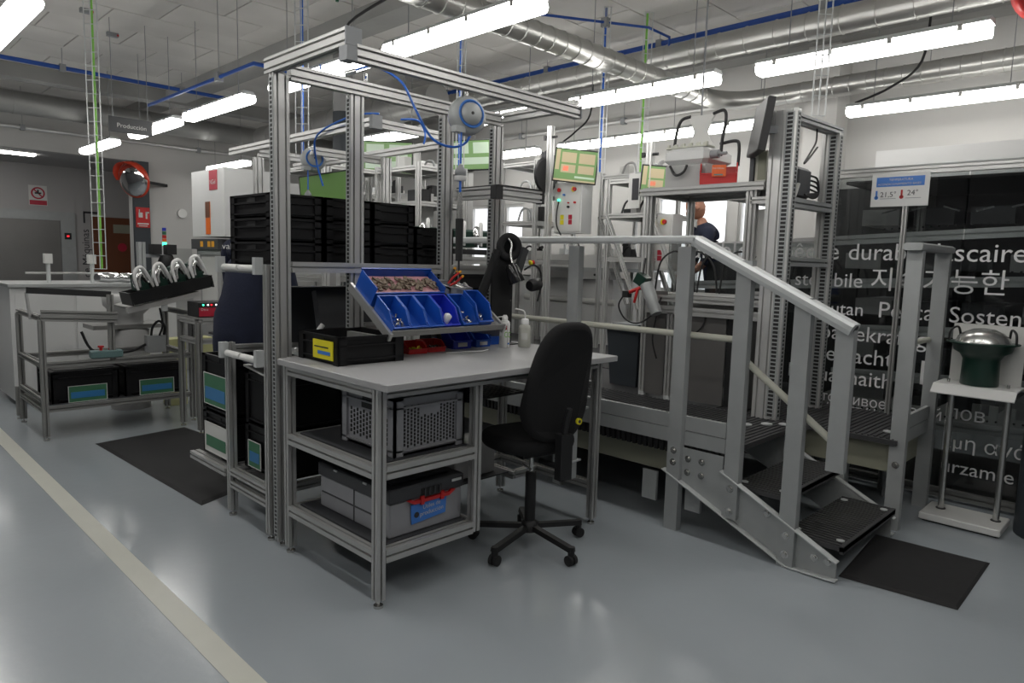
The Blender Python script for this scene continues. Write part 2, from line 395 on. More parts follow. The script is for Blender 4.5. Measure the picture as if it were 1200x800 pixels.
# ================================================================ LIGHTS
def fixture(x, y0, y1, label, z=3.1, master=[]):
    y = (y0+y1)/2
    if not master:
        o = (0, 0, z); t = thing('tube_light', label, 'ceiling light', o, group=None)
        h = .785
        m = MB(o).prism([(-.075, .062), (-.05, .09), (.05, .09), (.075, .062), (.078, .055), (-.078, .055)], (0, -h, z), (0, h, z)); m.build('housing', 'galv_light', t)
        m = MB(o).prism([(-.07, .055), (.07, .055), (.084, .02), (.075, -.01), (.05, -.028), (-.05, -.028), (-.075, -.01), (-.084, .02)], (0, -h+.01, z), (0, h-.01, z)); m.build('diffuser', 'tube_light', t)
        for s in (-1, 1):
            for q in (-.62, -.2, .2, .62): MB(o).cb((s*.086, q, z+.04), (.008, .03, .045)).build('clip', 'steel', t)
            MB(o).cyl((0, s*.55, z+.085), (0, s*.55, ZC), .004, n=6).build('drop_rod', 'cap', t)
        master.append(t); t.location = (x, y, z); return t
    return dup(master[0], (x, y, z), label=label)
rows = {-1.05: 'added out of view left of the aisle as fill', 1.1: 'nearest the aisle', 3.25: 'above the bench', 5.45: 'above the platform', 7.4: 'by the right wall'}  # leftmost row is an unseen addition that brightens the foreground floor
names = ['first', 'second', 'third', 'fourth', 'fifth', 'sixth', 'seventh', 'eighth']
LY = {-1.05: [(-1.2, .4), (1.2, 2.8), (3.1, 4.7), (5.05, 6.6)], 1.1: [(-1.2, .4), (1.2, 2.8), (3.0, 4.55), (5.5, 7.05), (7.4, 8.95), (9.4, 10.9), (11.3, 13)],
      3.25: [(-.8, .8), (1.1, 2.6), (3.05, 4.6), (4.92, 6.45), (7.0, 8.66), (9.0, 10.55), (11.4, 13.0)],
      5.45: [(-1.55, 0), (1.13, 2.68), (3.03, 4.63), (5.0, 6.55), (7.0, 8.6), (11.9, 13.5)],
      7.4: [(-1.0, .6), (1.15, 2.65), (3.4, 4.5+.35), (4.9, 6.45), (6.9, 8.45)]}
for x, ys in LY.items():
    for i, (a, b) in enumerate(ys):
        fixture(x, a, b, '%s white fluorescent batten light in the row %s' % (names[i], rows[x]))
t = thing('lobby_light', 'flush white light panel in the lobby ceiling at the left edge', 'ceiling light', (2.2, 14.9, 3.17))
MB((2.2, 14.9, 3.17)).box(1.3, 2.95, 14.8, 15.0, 3.17, 3.2).build('diffuser', 'tube_light', t)

# ================================================================ PIPES, DUCTS, TRAYS
def spiral_duct(name, pts, r, mt, label, ring=.16, cat='duct'):
    P0 = Vector(pts[0]); t = thing(name, label, cat, P0)
    MB(P0).tube(pts, r, 20, smooth_path=False).build('pipe_wall', mt, t)
    m = MB(P0)
    for a, b in zip(pts[:-1], pts[1:]):
        a = Vector(a); b = Vector(b); n = int((b-a).length/ring); d = (b-a).normalized()
        for k in range(1, n): c = a+(b-a)*k/n; m.lathe(c-d*.004, [(r+.001, 0), (r+.007, .002), (r+.007, .006), (r+.001, .008)], 18, d)
    m.build('spiral_seam', mt, t, kind='stuff'); return t
def arc(c, a0, a1, r, z, n=6): return [(c[0]+r*math.cos(a0+(a1-a0)*i/n), c[1]+r*math.sin(a0+(a1-a0)*i/n), z) for i in range(n+1)]
spiral_duct('air_duct', [(3.0, 4.12, 3.42), (7.15, 4.12, 3.42)]+arc((7.15, 3.70), PI/2, 0, .42, 3.42)[1:]+[(7.57, -1.8, 3.46)], .10, 'duct', 'silver spiral air duct crossing the ceiling and turning at an elbow')
spiral_duct('air_duct', [(6.78, -2, 3.82), (6.78, 12.0, 3.82)], .125, 'duct', 'large silver spiral air duct under the blue compressed air pipe', .3)
spiral_duct('dark_duct', [(-1.5, 12.9, 3.72), (8.0, 12.9, 3.72)], .17, 'duct_dark', 'dark grey round duct along the far back wall', .9)
spiral_duct('air_duct', [(5.9, 7.3, 3.62), (5.9, 12.2, 3.62)], .2, 'duct_dark', 'short dark air duct over the far workstations', .4)
for y_ in (8, 11): MB((5.9, 7.3, 3.62)).cyl((5.9, y_, 3.8), (5.9, y_, ZC), .008).build('hanger', 'cap', bpy.data.objects['air_duct.002'])
def pipe(name, pts, r, mt, label, clamps=(), n=8, smooth=False, cat='pipe', cm='cap'):
    P0 = Vector(pts[0]); t = thing(name, label, cat, P0)
    MB(P0).tube(pts, r, n, smooth_path=smooth).build('tube', mt, t)
    for c in clamps: MB(P0).cb(c, (.07, .07, .09)).cyl(c, (c[0], c[1], ZC), .004, n=6).build('clamp', cm, t)
    return t
pipe('air_pipe', [(-1, 10.85, 3.9), (4.7, 10.85, 3.9)], .028, 'blue_pipe', 'blue compressed air pipe running under the ceiling at the left', [(2.5, 10.85, 3.9), (4.0, 10.85, 3.9)])
pipe('air_pipe', [(6.9, -2, 4.02), (6.9, 12.0, 4.02)], .032, 'blue_pipe', 'blue compressed air pipe along the ceiling above the big duct', [(6.9, y, 4.02) for y in (1.9, 2.8, 4.6, 6.3, 8.3)])
pipe('air_pipe', [(5.2, 5.0, 4.0), (6.3, 4.35, 4.0), (6.7, 4.35, 4.0), (6.7, 4.35, 3.85)], .014, 'blue_pipe', 'thin blue branch pipe joining the main air pipe', [(5.9, 4.6, 4.0)])
pipe('air_pipe', [(3.1, 9.5, 3.35), (3.1, 6.6, 3.35), (4.9, 6.6, 3.35)], .02, 'blue_pipe', 'blue branch pipe behind the bench tower', [(3.1, 7.4, 3.35), (4.2, 6.6, 3.35)])
pipe('conduit', [(8.2, -2, 3.55), (8.2, 13.5, 3.55)], .03, 'alu_light', 'grey conduit high on the right wall', [(8.2, y, 3.55) for y in (2.2, 4, 6, 8, 10)])
pipe('conduit', [(-1.0, 13.9, 3.5), (8.0, 13.9, 3.5)], .03, 'alu_light', 'grey conduit under the dark duct on the back wall', [(x, 13.9, 3.5) for x in (2.6, 5.4)])
pipe('green_pipe', [(1.6, 3.4, 4.1), (2.6, 5.0, 4.1), (3.15, 5.2, 4.1), (3.15, 5.2, 3.6)], .014, 'pipe_green', 'thin green pipe on the ceiling above the bench')
pipe('black_cable', [(3.35, 3.7, 4.12), (3.35, 3.75, 3.75), (3.15, 4.2, 3.5), (2.95, 4.7, 3.28), (3.1, 4.9, 3.2)], .012, 'black', 'black power cable curving down to the ceiling light over the bench', smooth=True, cat='cable')
pipe('black_cable', [(7.35, 2.0, 4.0), (7.38, 2.05, 3.5), (7.38, 2.3, 3.3), (7.4, 2.62, 3.2)], .012, 'black', 'black power cable hanging to the light by the right wall', smooth=True, cat='cable')
pipe('black_cable', [(7.35, 5.9, 4.0), (7.38, 5.95, 3.5), (7.38, 6.2, 3.3), (7.4, 6.42, 3.2)], .012, 'black', 'black power cable hanging to a light over the far workstations', smooth=True, cat='cable')
def basket(x, y, z0, z1, label, cable=None, w=.10):
    o = (x, y, z0); t = thing('wire_cable_tray', label, 'cable tray', o); m = MB(o); h = w/2
    u = Vector((.7, -.7, 0))
    for k in (-1, 0, 1): m.cyl(Vector((x, y, z0))+u*h*k*1.0, Vector((x, y, z1))+u*h*k, .005, n=6)
    m.build('wires', 'galv_light', t)
    m = MB(o); n = int((z1-z0)/.13)
    for i in range(n+1):
        z = z0+(z1-z0)*i/n; m.cyl(Vector((x, y, z))-u*h, Vector((x, y, z))+u*h, .004, n=6)
    m.build('rungs', 'galv_light', t, kind='stuff')
    if cable: MB(o).cyl((x+.02, y+.03, z0), (x+.02, y+.03, z1), .013, n=8).build('cable', cable, t)
basket(2.1, 8.0, 1.36, 4.15, 'vertical wire cable tray with a lime cable, hanging at the left', 'lime', .13)
basket(4.85, 1.95, 2.58, 4.15, 'vertical wire cable tray above the right hand profile tower', None, .09)
basket(3.05, 5.6, 2.4, 4.15, 'vertical wire cable tray with blue cable behind the bench tower', 'blue_hose', .11)
basket(4.1, 4.75, 2.3, 4.15, 'vertical wire cable tray with blue cable beyond the hose reel', 'blue_hose', .07)
basket(5.9, 4.58, 2.5, 4.15, 'vertical wire cable tray with blue cable near the tilted screen', 'blue_hose', .07)
basket(6.3, 4.35, 2.1, 4.15, 'vertical wire cable tray with lime cable by the half hidden screen', 'lime', .09)
for i, (x, y) in enumerate(((2.3, 8.9), (1.9, 11.2), (2.75, 9.6))):
    t = thing('alarm_box', ['small dark detector with red dot under the ceiling, far left', 'small dark detector hanging left of the painted line', 'small dark detector near the Produccion sign'][i], 'detector', (x, y, ZC-.05))
    MB((x, y, ZC-.05)).box(x-.06, x+.06, y-.03, y+.03, ZC-.05, ZC-.004).build('body', 'cap', t); MB((x, y, ZC-.05)).cb((x+.05, y-.035, ZC-.03), (.02, .01, .02)).build('indicator', 'red', t)
t = thing('hose_reel', 'red rimmed cable reel at the upper right corner', 'cable reel', (5.55, 1.0, 3.2)); ro = (5.55, 1.0, 3.2)
MB(ro).lathe((5.55, .86, 3.34), [(.20, -.04), (.21, -.04), (.21, .04), (.20, .04)], 28, (.8, .6, 0)).build('rim', 'red', t)
MB(ro).lathe((5.55, .86, 3.34), [(.19, -.03), (.19, .03)], 28, (.8, .6, 0)).build('drum', 'lid_grey', t)
MB(ro).lathe((5.53, .84, 3.34), [(.06, -.06), (.05, .04)], 18, (.8, .6, 0)).build('hub', 'steel', t)
MB(ro).cyl((5.55, .86, 3.5), (5.55, .86, ZC), .02).build('hanger', 'cap', t)
# Produccion sign
so = (2.73, 9.0, 2.92)
t = thing('hanging_sign', 'dark grey hanging sign reading Produccion', 'sign', so)
MB(so).box(2.505, 2.965, 8.99, 9.01, 2.90, 3.07).build('board', 'lid_grey', t)
text('Producción', rel((2.59, 8.988, 2.955), so), (1, 0, 0), (0, 0, 1), .31, 'paper', t)
for x in (2.55, 2.92): MB(so).cyl((x, 9.0, 3.06), (x, 9.0, ZC), .004, n=6).build('hanger_rod', 'cap', t)

# ================================================================ CONTAINERS
def crate(name, label, cat, loc, size, mt, group=None, rot=(0, 0, 0), lid=None, card=None, slots=False, open_=True):
    """euro container: base centre at loc; size = (x, y, z)"""
    a, b, h = size[0]/2, size[1]/2, size[2]; t = thing(name, label, cat, loc, rot, group); w_ = .006
    m = MB(); r = .012
    m.box(-a+r, a-r, -b+r, b-r, 0, .01)
    for s in (-1, 1):
        m.box(min(s*(a-r), s*(a-r-w_)), max(s*(a-r), s*(a-r-w_)), -b+r, b-r, .0, h)
        m.box(-a+r, a-r, min(s*(b-r), s*(b-r-w_)), max(s*(b-r), s*(b-r-w_)), .0, h)
    m.build('body', mt, t)
    m = MB()
    for z0, z1 in ((h-.012, h), (h-.05, h-.042), (.02, .028)):
        m.box(-a, a, -b, -b+r, z0, z1).box(-a, a, b-r, b, z0, z1).box(-a, -a+r, -b+r, b-r, z0, z1).box(a-r, a, -b+r, b-r, z0, z1)
    for s in (-1, 1):
        for q in (-1, 1):
            m.box(min(s*a, s*(a-.05)), max(s*a, s*(a-.05)), min(q*b, q*(b-r)), max(q*b, q*(b-r)), .0, h)
            m.box(min(s*a, s*(a-r)), max(s*a, s*(a-r)), min(q*b, q*(b-.05)), max(q*b, q*(b-.05)), .0, h)
    m.build('rim_and_ribs', mt, t)
    if h > .1:
        for s in (-1, 1):
            MB().box(s*(a-.011)-.002, s*(a-.011)+.002, -.05, .05, h-.040, h-.014).build('grip_hole', 'dark_void', t)
    if lid:
        m = MB().box(-a-.004, a+.004, -b-.004, b+.004, h+.001, h+.014).box(-a+.03, a-.03, -b+.03, b-.03, h+.014, h+.02)
        m.build('lid', lid, t)
    if card:      # (side, u0, u1, z0, z1, material, stripe material)
        sd, u0, u1, z0, z1, cm, sm_ = card
        if sd == 'x': m = MB().box(-a-.004, -a-.001, u0, u1, z0, z1); q = MB().box(-a-.0055, -a-.004, u0+.015, u1-.015, z0+.03, z0+.03+(z1-z0)*.4)
        else: m = MB().box(u0, u1, -b-.004, -b-.001, z0, z1); q = MB().box(u0+.015, u1-.015, -b-.0055, -b-.004, z0+.03, z0+.03+(z1-z0)*.4)
        cd = m.build('label_card', cm, t)
        if sm_: q.build('printed_field', sm_, cd)
        f = MB()
        if sd == 'x': f.box(-a-.006, -a-.001, u0-.005, u0, z0-.004, z1+.004).box(-a-.006, -a-.001, u1, u1+.005, z0-.004, z1+.004).box(-a-.006, -a-.001, u0, u1, z1, z1+.004).box(-a-.006, -a-.001, u0, u1, z0-.004, z0)
        else: f.box(u0-.005, u0, -b-.006, -b-.001, z0-.004, z1+.004).box(u1, u1+.005, -b-.006, -b-.001, z0-.004, z1+.004).box(u0, u1, -b-.006, -b-.001, z1, z1+.004).box(u0, u1, -b-.006, -b-.001, z0-.004, z0)
        f.build('card_frame', 'paper', cd)
    return t
def bin_(name, label, loc, size, mt, rot=(0, 0, 0), group=None, fill=None, card=False):
    """open fronted storage bin, front towards -y, origin at the front bottom edge centre"""
    a, d, h = size[0]/2, size[1], size[2]; t = thing(name, label, 'bin', loc, rot, group); e = .004
    side = [(0, 0), (d, 0), (d+.012, h), (d*.42, h), (d*.10, h*.55), (-.006, h*.5)]
    m = MB()
    for s in (-1, 1):
        x = s*a; n = len(side)
        m.add([(x, y, z) for y, z in side]+[(x-s*e, y, z) for y, z in side], [tuple(range(n)), tuple(range(2*n-1, n-1, -1))]+[(i, i+n, (i+1) % n+n, (i+1) % n) for i in range(n)])
    m.box(-a+e, a-e, 0, d, 0, e); m.add([(-a+e, d, 0), (a-e, d, 0), (a-e, d+.012, h), (-a+e, d+.012, h), (-a+e, d-e, 0), (a-e, d-e, 0), (a-e, d+.012-e, h), (-a+e, d+.012-e, h)], [(0, 1, 2, 3), (7, 6, 5, 4), (0, 4, 5, 1), (3, 2, 6, 7)])
    m.box(-a+e, a-e, -.006, -.002, 0, h*.42)
    m.build('body', mt, t)
    m = MB().box(-a-.003, a+.003, -.012, -.001, h*.42, h*.47)
    for s in (-1, 1): m.bar((s*a, d*.40, h), (s*a, d+.014, h), .009, .006); m.bar((s*a, d*.10, h*.55), (s*a, d*.42, h), .009, .006)
    m.bar((-a, d+.010, h), (a, d+.010, h), .009, .006); m.build('rim', mt, t)
    if card: MB().box(-a*.5, a*.5, -.0085, -.0062, h*.12, h*.36).build('label_card', 'paper', t)
    if fill:
        m = MB(); rr = random.Random(hash(label) % 1000 if False else len(label))
        for i in range(26):
            m.cb((rr.uniform(-a*.75, a*.75), rr.uniform(.01, d*.55), .012+rr.uniform(0, .02)), (.018, .008, .007), Euler((rr.uniform(0, 3), rr.uniform(0, 3), rr.uniform(0, 3))).to_matrix())
        m.build('small_parts', fill, t, kind='stuff')
    return t

# ================================================================ WORKBENCH WITH OVERHEAD TOWER
BO = (1.70, 2.46, 0)
bench = thing('workbench', 'large aluminium profile workbench with tall overhead frame and light grey worktop', 'workbench', BO)
def prt(name, p0, p1, w=.045, h=.045, nw=1, nh=1, mt='alu', parent=bench, o=BO, upv=None, label=None):
    return MB(o).prof(p0, p1, w, h, nw, nh, upv).build(name, mt, parent, label)
ZT = 1.025
MB(BO).rbox(1.66, 3.27, 2.36, 3.32, ZT-.032, ZT, .003).build('worktop', 'worktop', bench, 'light grey laminate worktop')
U = (0, 1, 0)
def leg(x, y, z0, z1, w=.045, h=.045, nw=1, nh=1, parent=bench, o=BO, mt='alu', nm='leg', ft=True):
    l = MB(o).prof((x, y, z0), (x, y, z1), w, h, nw, nh, U).build(nm, mt, parent)
    if ft: m = MB(o); foot(m, x, y, z0); m.build('levelling_foot', 'steel', l)
    return l
zt = ZT-.032
leg(1.70, 2.47, .035, zt-.001); leg(1.70, 3.27, .035, zt-.001); leg(3.22, 2.47, .035, zt-.001); leg(3.22, 3.25, .035, zt-.001)
leg(2.265, 2.47, .21, zt-.047, ft=False, nm='shelf_post'); leg(2.265, 3.25, .21, zt-.047, ft=False, nm='shelf_post')
for z in (.235, .615, zt-.0235):      # rails round the left half
    prt('side_rail', (1.70, 2.494, z), (1.70, 3.246, z), .045, .055 if z < .9 else .045)
    if z < .9:
        prt('side_rail', (2.265, 2.494, z), (2.265, 3.226, z))
        prt('front_rail', (1.724, 2.47, z), (2.241, 2.47, z), .05, .06); prt('back_rail', (1.724, 3.25, z), (2.241, 3.25, z))
        MB(BO).box(1.73, 2.24, 2.5, 3.22, z+.024, z+.032).build('shelf_board', 'lid_grey', bench, 'dark grey shelf board')
prt('front_rail', (1.724, 2.47, zt-.0235), (3.196, 2.47, zt-.0235)); prt('back_rail', (1.724, 3.26, zt-.0235), (3.196, 3.26, zt-.0235))
prt('side_rail', (3.22, 2.494, zt-.0235), (3.22, 3.226, zt-.0235)); prt('side_rail', (3.22, 2.494, .24), (3.22, 3.226, .24)); prt('side_rail', (3.22, 2.494, .84), (3.22, 3.226, .84))
prt('back_rail', (2.29, 3.25, .24), (3.196, 3.25, .24)); prt('side_rail', (3.0, 2.9, .24), (3.0, 3.226, .24))
prt('front_rail', (3.0, 2.92, .24), (3.196, 2.92, .24))
# small shelf on the right legs and its bracket
MB(BO).box(3.02, 3.196, 2.50, 2.72, .70, .712).cyl((3.1, 2.60, .7121), (3.1, 2.60, .7145), .03).build('side_shelf', 'galv', bench)
MB(BO).box(3.06, 3.10, 2.50, 2.53, .30, .70).build('bracket_plate', 'galv', bench); MB(BO).box(3.05, 3.13, 2.492, 2.53, .40, .41).build('bracket_foot', 'galv_light', bench)
m = MB(BO).box(2.35, 2.98, 2.80, 3.18, .775, .785)
for i in range(14): m.box(2.36+i*.044, 2.372+i*.044, 2.795, 3.18, .785, .789)
m.build('keyboard_tray', 'black', bench, 'black pull-out tray with ribs')
# tower uprights (45 x 90) with slotted strips, beams
def upright(x, y, z0, z1, parent=bench, o=BO, w=.085, strip=True, foot_=False, side=(-1, 0, 0), mt='alu'):
    l = MB(o).prof((x, y, z0), (x, y, z1), w, .045, 2, 1, U).build('upright', mt, parent)
    if strip:
        s = Vector(side); c = Vector((x, y, 0))+Vector((s.x*(w/2+.0005), s.y*(.0225+.0005), 0))
        slotstrip(o, (c.x, c.y, z0+.02), (c.x, c.y, z1-.02), side, .038, .022).build('slotted_strip', ['galv', 'dark_void'], l)
    if foot_: m = MB(o); foot(m, x, y, z0); m.build('levelling_foot', 'steel', l)
    return l
upright(1.715, 3.375, .035, 2.445, foot_=True)
upright(2.155, 3.375, .96, 2.42); upright(2.80, 3.375, .96, 2.42); upright(3.225, 3.375, .96, 2.42)
prt('top_beam', (1.76, 3.36, 2.46), (3.25, 3.36, 2.46), .045, .075, 1, 2, label='long top beam at the back')
prt('top_beam', (1.69, 3.44, 2.485), (1.69, 2.69, 2.485), .045, .075, 1, 2)
prt('top_beam', (1.72, 2.70, 2.425), (3.23, 2.70, 2.425), .045, .07, 1, 2, label='front overhead beam carrying the hose balancer')
prt('top_beam', (3.25, 3.335, 2.475), (3.25, 2.725, 2.475), .045, .06)
MB(BO).box(1.665, 1.745, 2.681, 2.689, 2.45, 2.525).build('end_cap', 'cap', bench); MB(BO).box(1.665, 1.718, 2.672, 2.735, 2.385, 2.446).build('corner_bracket', 'cap', bench); MB(BO).box(3.231, 3.238, 2.67, 2.735, 2.39, 2.46).build('end_cap', 'cap', bench)
prt('cross_beam', (1.76, 3.36, 1.49), (2.755, 3.36, 1.49), .045, .055); prt('cross_beam', (2.845, 3.36, 1.49), (3.18, 3.36, 1.49), .045, .055)
prt('cross_beam', (2.2, 3.36, 1.16), (2.755, 3.36, 1.16)); prt('cross_beam', (1.724, 3.36, 1.0), (3.18, 3.40, 1.0))
# console arm
prt('console_arm', (2.87, 3.345, 1.95), (2.87, 3.02, 1.95), .045, .07, 1, 2); MB(BO).box(2.845, 2.897, 2.965, 3.018, 1.912, 1.99).build('corner_bracket', 'black', bench)
prt('console_arm', (2.90, 2.99, 1.95), (3.24, 2.99, 1.95), .045, .07, 1, 2, mt='alu_light'); MB(BO).box(3.241, 3.26, 2.965, 3.02, 1.91, 1.99).build('end_cap', 'black', bench)
MB(BO).box(2.86, 3.24, 2.96, 3.34, 1.987, 1.994).build('console_top', 'black', bench, 'black rubber console top')
# tilted bin tray
O = Vector((2.06, 2.90, 1.165)); sa = math.radians(34); UY = Vector((0, math.cos(sa), math.sin(sa))); UZ = Vector((0, -math.sin(sa), math.cos(sa)))
m = MB(BO); m.X = Matrix.Translation(O) @ Matrix.Rotation(sa, 4, 'X')
TW = .80
m.box(0, TW, 0, .42, -.008, 0).box(0, TW, -.012, -.002, -.008, .028); m.build('bin_tray', 'alu_dark', bench, 'tilted aluminium tray for the blue bins')
for x in (2.055, 2.05+TW+.012): MB(BO).bar(Vector((x, O.y-.01, O.z-.016)), Vector((x, O.y, O.z-.016))+UY*.44, .016, .045).build('tray_arm', 'alu', bench)
MB(BO).bar((2.06, 2.93, 1.13), (2.06, 3.33, 1.13), .03, .04).build('tray_bracket', 'alu', bench); MB(BO).bar((2.88, 2.93, 1.13), (2.88, 3.33, 1.13), .03, .04).build('tray_bracket', 'alu', bench)
RX = (sa, 0, 0)
def tp(x, y, z=.002): return O+Vector((x, 0, 0))+UY*y+UZ*z
lab = ['light blue bin at the left end of the tilted tray, small screws inside', 'blue bin second from the left on the tilted tray', 'blue bin third from the left on the tilted tray',
       'deep blue bin holding a white part on the tilted tray', 'blue bin right of the deep blue one on the tilted tray', 'tall blue bin at the right end of the tilted tray']
for i in range(6):
    bin_('storage_bin', lab[i], tp(.06+.112*i+(.02 if i > 3 else 0), .008), (.105, .19, .085 if i < 5 else .11), 'deep_blue' if i == 3 else 'blue_bin', RX, 'blue bins on the tilted tray', 'steel' if i in (0, 4, 5) else None)
o = MB(); t = single(MB().lathe(tp(.395, .06, .008), [(.018, 0), (.022, .05), (.008, .06)], 14, UZ), 'white_part', 'white_plastic', 'small white plastic part inside the deep blue bin', 'part')
# wide rear bin with pink bagged parts
t = thing('wide_bin', 'wide bright blue bin with pink edged bags behind the small bins', 'bin', tp(0, .225), RX); m = MB()
m.box(0, .46, 0, .17, 0, .004).box(0, .004, 0, .17, 0, .12).box(.456, .46, 0, .17, 0, .12).box(.004, .456, 0, .004, 0, .09).box(.004, .456, .166, .17, 0, .125)
m.build('body', 'blue_bin', t); MB().box(-.004, .464, .166, .176, .12, .128).box(-.004, .464, -.006, .002, .088, .094).build('rim', 'blue_bin', t)
b = single(MB().box(.012, .448, .010, .16, .006, .085), 'pink_bag', 'pink', 'pink edged packet of parts filling the wide blue bin', 'bag'); 
b.location = tp(.23, .31, .006); b.rotation_euler = RX
m = MB()
for i in range(60):
    m.cb((random.uniform(-.2, .2), random.uniform(-.05, .03), .086+random.uniform(0, .012)), (.04, .02, .006), Euler((random.uniform(-.4, .4), random.uniform(-.4, .4), random.uniform(0, 3))).to_matrix())
m.build('brown_parts', 'bronze_bits', b, kind='stuff')
# grey tool tray at the right rear
g = crate('tool_tray', 'small grey tray holding pliers behind the blue bins', 'tray', tp(.60, .34, .012)+Vector((0, 0, .0)), (.17, .20, .075), 'crate_grey')
g.rotation_euler = (sa*.35, 0, 0); g.location = (2.70, 3.20, 1.335)
def pliers(label, loc, rot, mt):
    t = thing('pliers', label, 'tool', loc, rot)
    for s in (-1, 1): MB().tube([(s*.006, 0, 0), (s*.018, 0, .05), (s*.016, 0, .1)], .007).build('handle', mt, t)
    for s in (-1, 1): MB().tube([(s*.018, 0, .1), (s*.015, 0, .115)], .008).build('handle_tip', 'yellow_orange', t)
    MB().cyl((0, -.006, 0), (0, .006, 0), .013).bar((0, 0, 0), (0, 0, -.05), .02, .01).build('jaws', 'steel', t); return t
pliers('red handled pliers with orange tips in the grey tool tray', (2.68, 3.19, 1.40), (.2, .9, 0), 'red')
pliers('black handled pliers with orange tips in the grey tool tray', (2.71, 3.22, 1.40), (.1, .6, .3), 'black')
single(MB().cyl((2.765, 3.2, 1.40), (2.765, 3.2, 1.53), .004).cyl((2.765, 3.2, 1.36), (2.765, 3.2, 1.43), .011), 'screwdriver', 'steel', 'thin steel screwdriver upright in the grey tool tray', 'tool')
single(MB().cyl((2.78, 3.15, 1.375), (2.74, 3.2, 1.40), .02).cyl((2.795, 3.19, 1.38), (2.79, 3.24, 1.39), .018), 'metal_bushings', 'steel', 'pair of shiny metal bushings at the right of the grey tool tray', 'part')
# things on the worktop
k = crate('black_crate', 'open black crate with a yellow label on the worktop', 'crate', (1.955, 3.10, ZT+.001), (.38, .40, .14), 'crate_black')
k.rotation_euler = (0, 0, -.02)
cd = MB().box(-.198, -.192, -.16, .03, .022, .115).build('label_card', 'yellow', k, 'bright yellow label'); MB().box(-.1995, -.198, -.14, -.02, .045, .062).build('printed_field', 'blue_sign', cd); MB().box(-.1995, -.198, -.12, .015, .078, .084).build('printed_line', 'text_dark', cd)
bin_('storage_bin', 'deep blue bin with white label on the worktop under the tray', (2.72, 3.10, ZT+.001), (.13, .16, .10), 'deep_blue', (0, 0, -.12), 'bins on the worktop', None, True)
bin_('storage_bin', 'mid blue bin with white label on the worktop', (2.89, 3.10, ZT+.001), (.11, .16, .09), 'blue_bin', (0, 0, -.12), 'bins on the worktop', None, True)
bin_('storage_bin', 'blue bin half hidden behind the spray can', (3.05, 3.14, ZT+.001), (.11, .15, .11), 'blue_bin', (0, 0, -.2), 'bins on the worktop')
bin_('storage_bin', 'small red bin holding dark green parts on the worktop', (2.50, 3.07, ZT+.001), (.12, .11, .06), 'red', (0, 0, -.1), 'bins on the worktop', 'green_dark')
bin_('storage_bin', 'small red bin with yellow packet beside the black crate', (2.36, 3.06, ZT+.001), (.12, .11, .06), 'red', (0, 0, -.1), 'bins on the worktop', 'yellow')
t = thing('wire_spool', 'dark wire spool behind the red bins', 'spool', (2.60, 3.20, ZT+.056))
for s in (0, .075): MB(t.location).cyl((2.56+s, 3.25, ZT+.056), (2.565+s, 3.25, ZT+.056), .055, n=20).build('flange', 'lid_grey', t)
MB(t.location).cyl((2.565, 3.25, ZT+.056), (2.635, 3.25, ZT+.056), .036, n=18).build('wire', 'steel', t)
c = (2.985, 3.01, ZT+.001); t = thing('spray_can', 'white aerosol can with green letters on the worktop', 'spray can', c)
MB(c).lathe(c, [(.032, 0), (.033, .004), (.033, .145), (.028, .16), (.016, .168)], 22).build('can', 'white_plastic', t)
MB(c).lathe(Vector(c)+Vector((0, 0, .168)), [(.018, 0), (.018, .018), (.010, .03), (.0, .03)], 16).build('nozzle_cap', 'white_plastic', t)
MB(c).tube([(c[0]-.01, c[1], c[2]+.19), (c[0]-.06, c[1]+.01, c[2]+.185)], .003, smooth_path=False).build('nozzle_tube', 'white_plastic', t)
def wrap(c, r, z0, z1, a0, a1, mt, parent, nm='label_patch', n=6):
    vs = []; 
    for i in range(n+1):
        a = a0+(a1-a0)*i/n; vs += [(c[0]+r*math.cos(a), c[1]+r*math.sin(a), c[2]+z0), (c[0]+r*math.cos(a), c[1]+r*math.sin(a), c[2]+z1)]
    return MB(c).add(vs, [(2*i, 2*i+2, 2*i+3, 2*i+1) for i in range(n)], True).build(nm, mt, parent)
wrap(c, .0336, .11, .135, math.radians(200), math.radians(250), 'crimson', t); wrap(c, .0336, .02, .03, math.radians(262), math.radians(290), 'blue_sign', t); wrap(c, .0336, .0, .15, math.radians(256), math.radians(259), 'text_dark', t)
text('CC', rel((c[0]-.030, c[1]-.0285, c[2]+.065), c), (.62, -.5, 0), (0, 0, 1), .038, 'lime', t, height=.034)
c = (3.10, 2.95, ZT+.001); t = thing('wash_bottle', 'milky wash bottle with bent white spout on the worktop', 'bottle', c)
MB(c).lathe(c, [(.036, 0), (.038, .005), (.038, .115), (.034, .13), (.02, .142)], 24).build('bottle_body', 'milky', t)
MB(c).lathe(Vector(c)+Vector((0, 0, .142)), [(.024, 0), (.024, .03), (.016, .034), (.0, .036)], 18).build('cap', 'white_plastic', t)
MB(c).tube([(c[0], c[1], c[2]+.17), (c[0], c[1], c[2]+.20), (c[0]-.012, c[1]+.006, c[2]+.225), (c[0]-.06, c[1]+.03, c[2]+.236)], .0045).build('spout', 'white_plastic', t)
wrap(c, .0386, .05, .09, math.radians(195), math.radians(250), 'paper', t)
single(MB().tube([(2.5, 2.99, ZT+.003), (2.62, 2.97, ZT+.003), (2.72, 2.94, ZT+.003), (2.80, 2.96, ZT+.003)], .003), 'string', 'white_plastic', 'thin white cord lying across the worktop', 'cord')
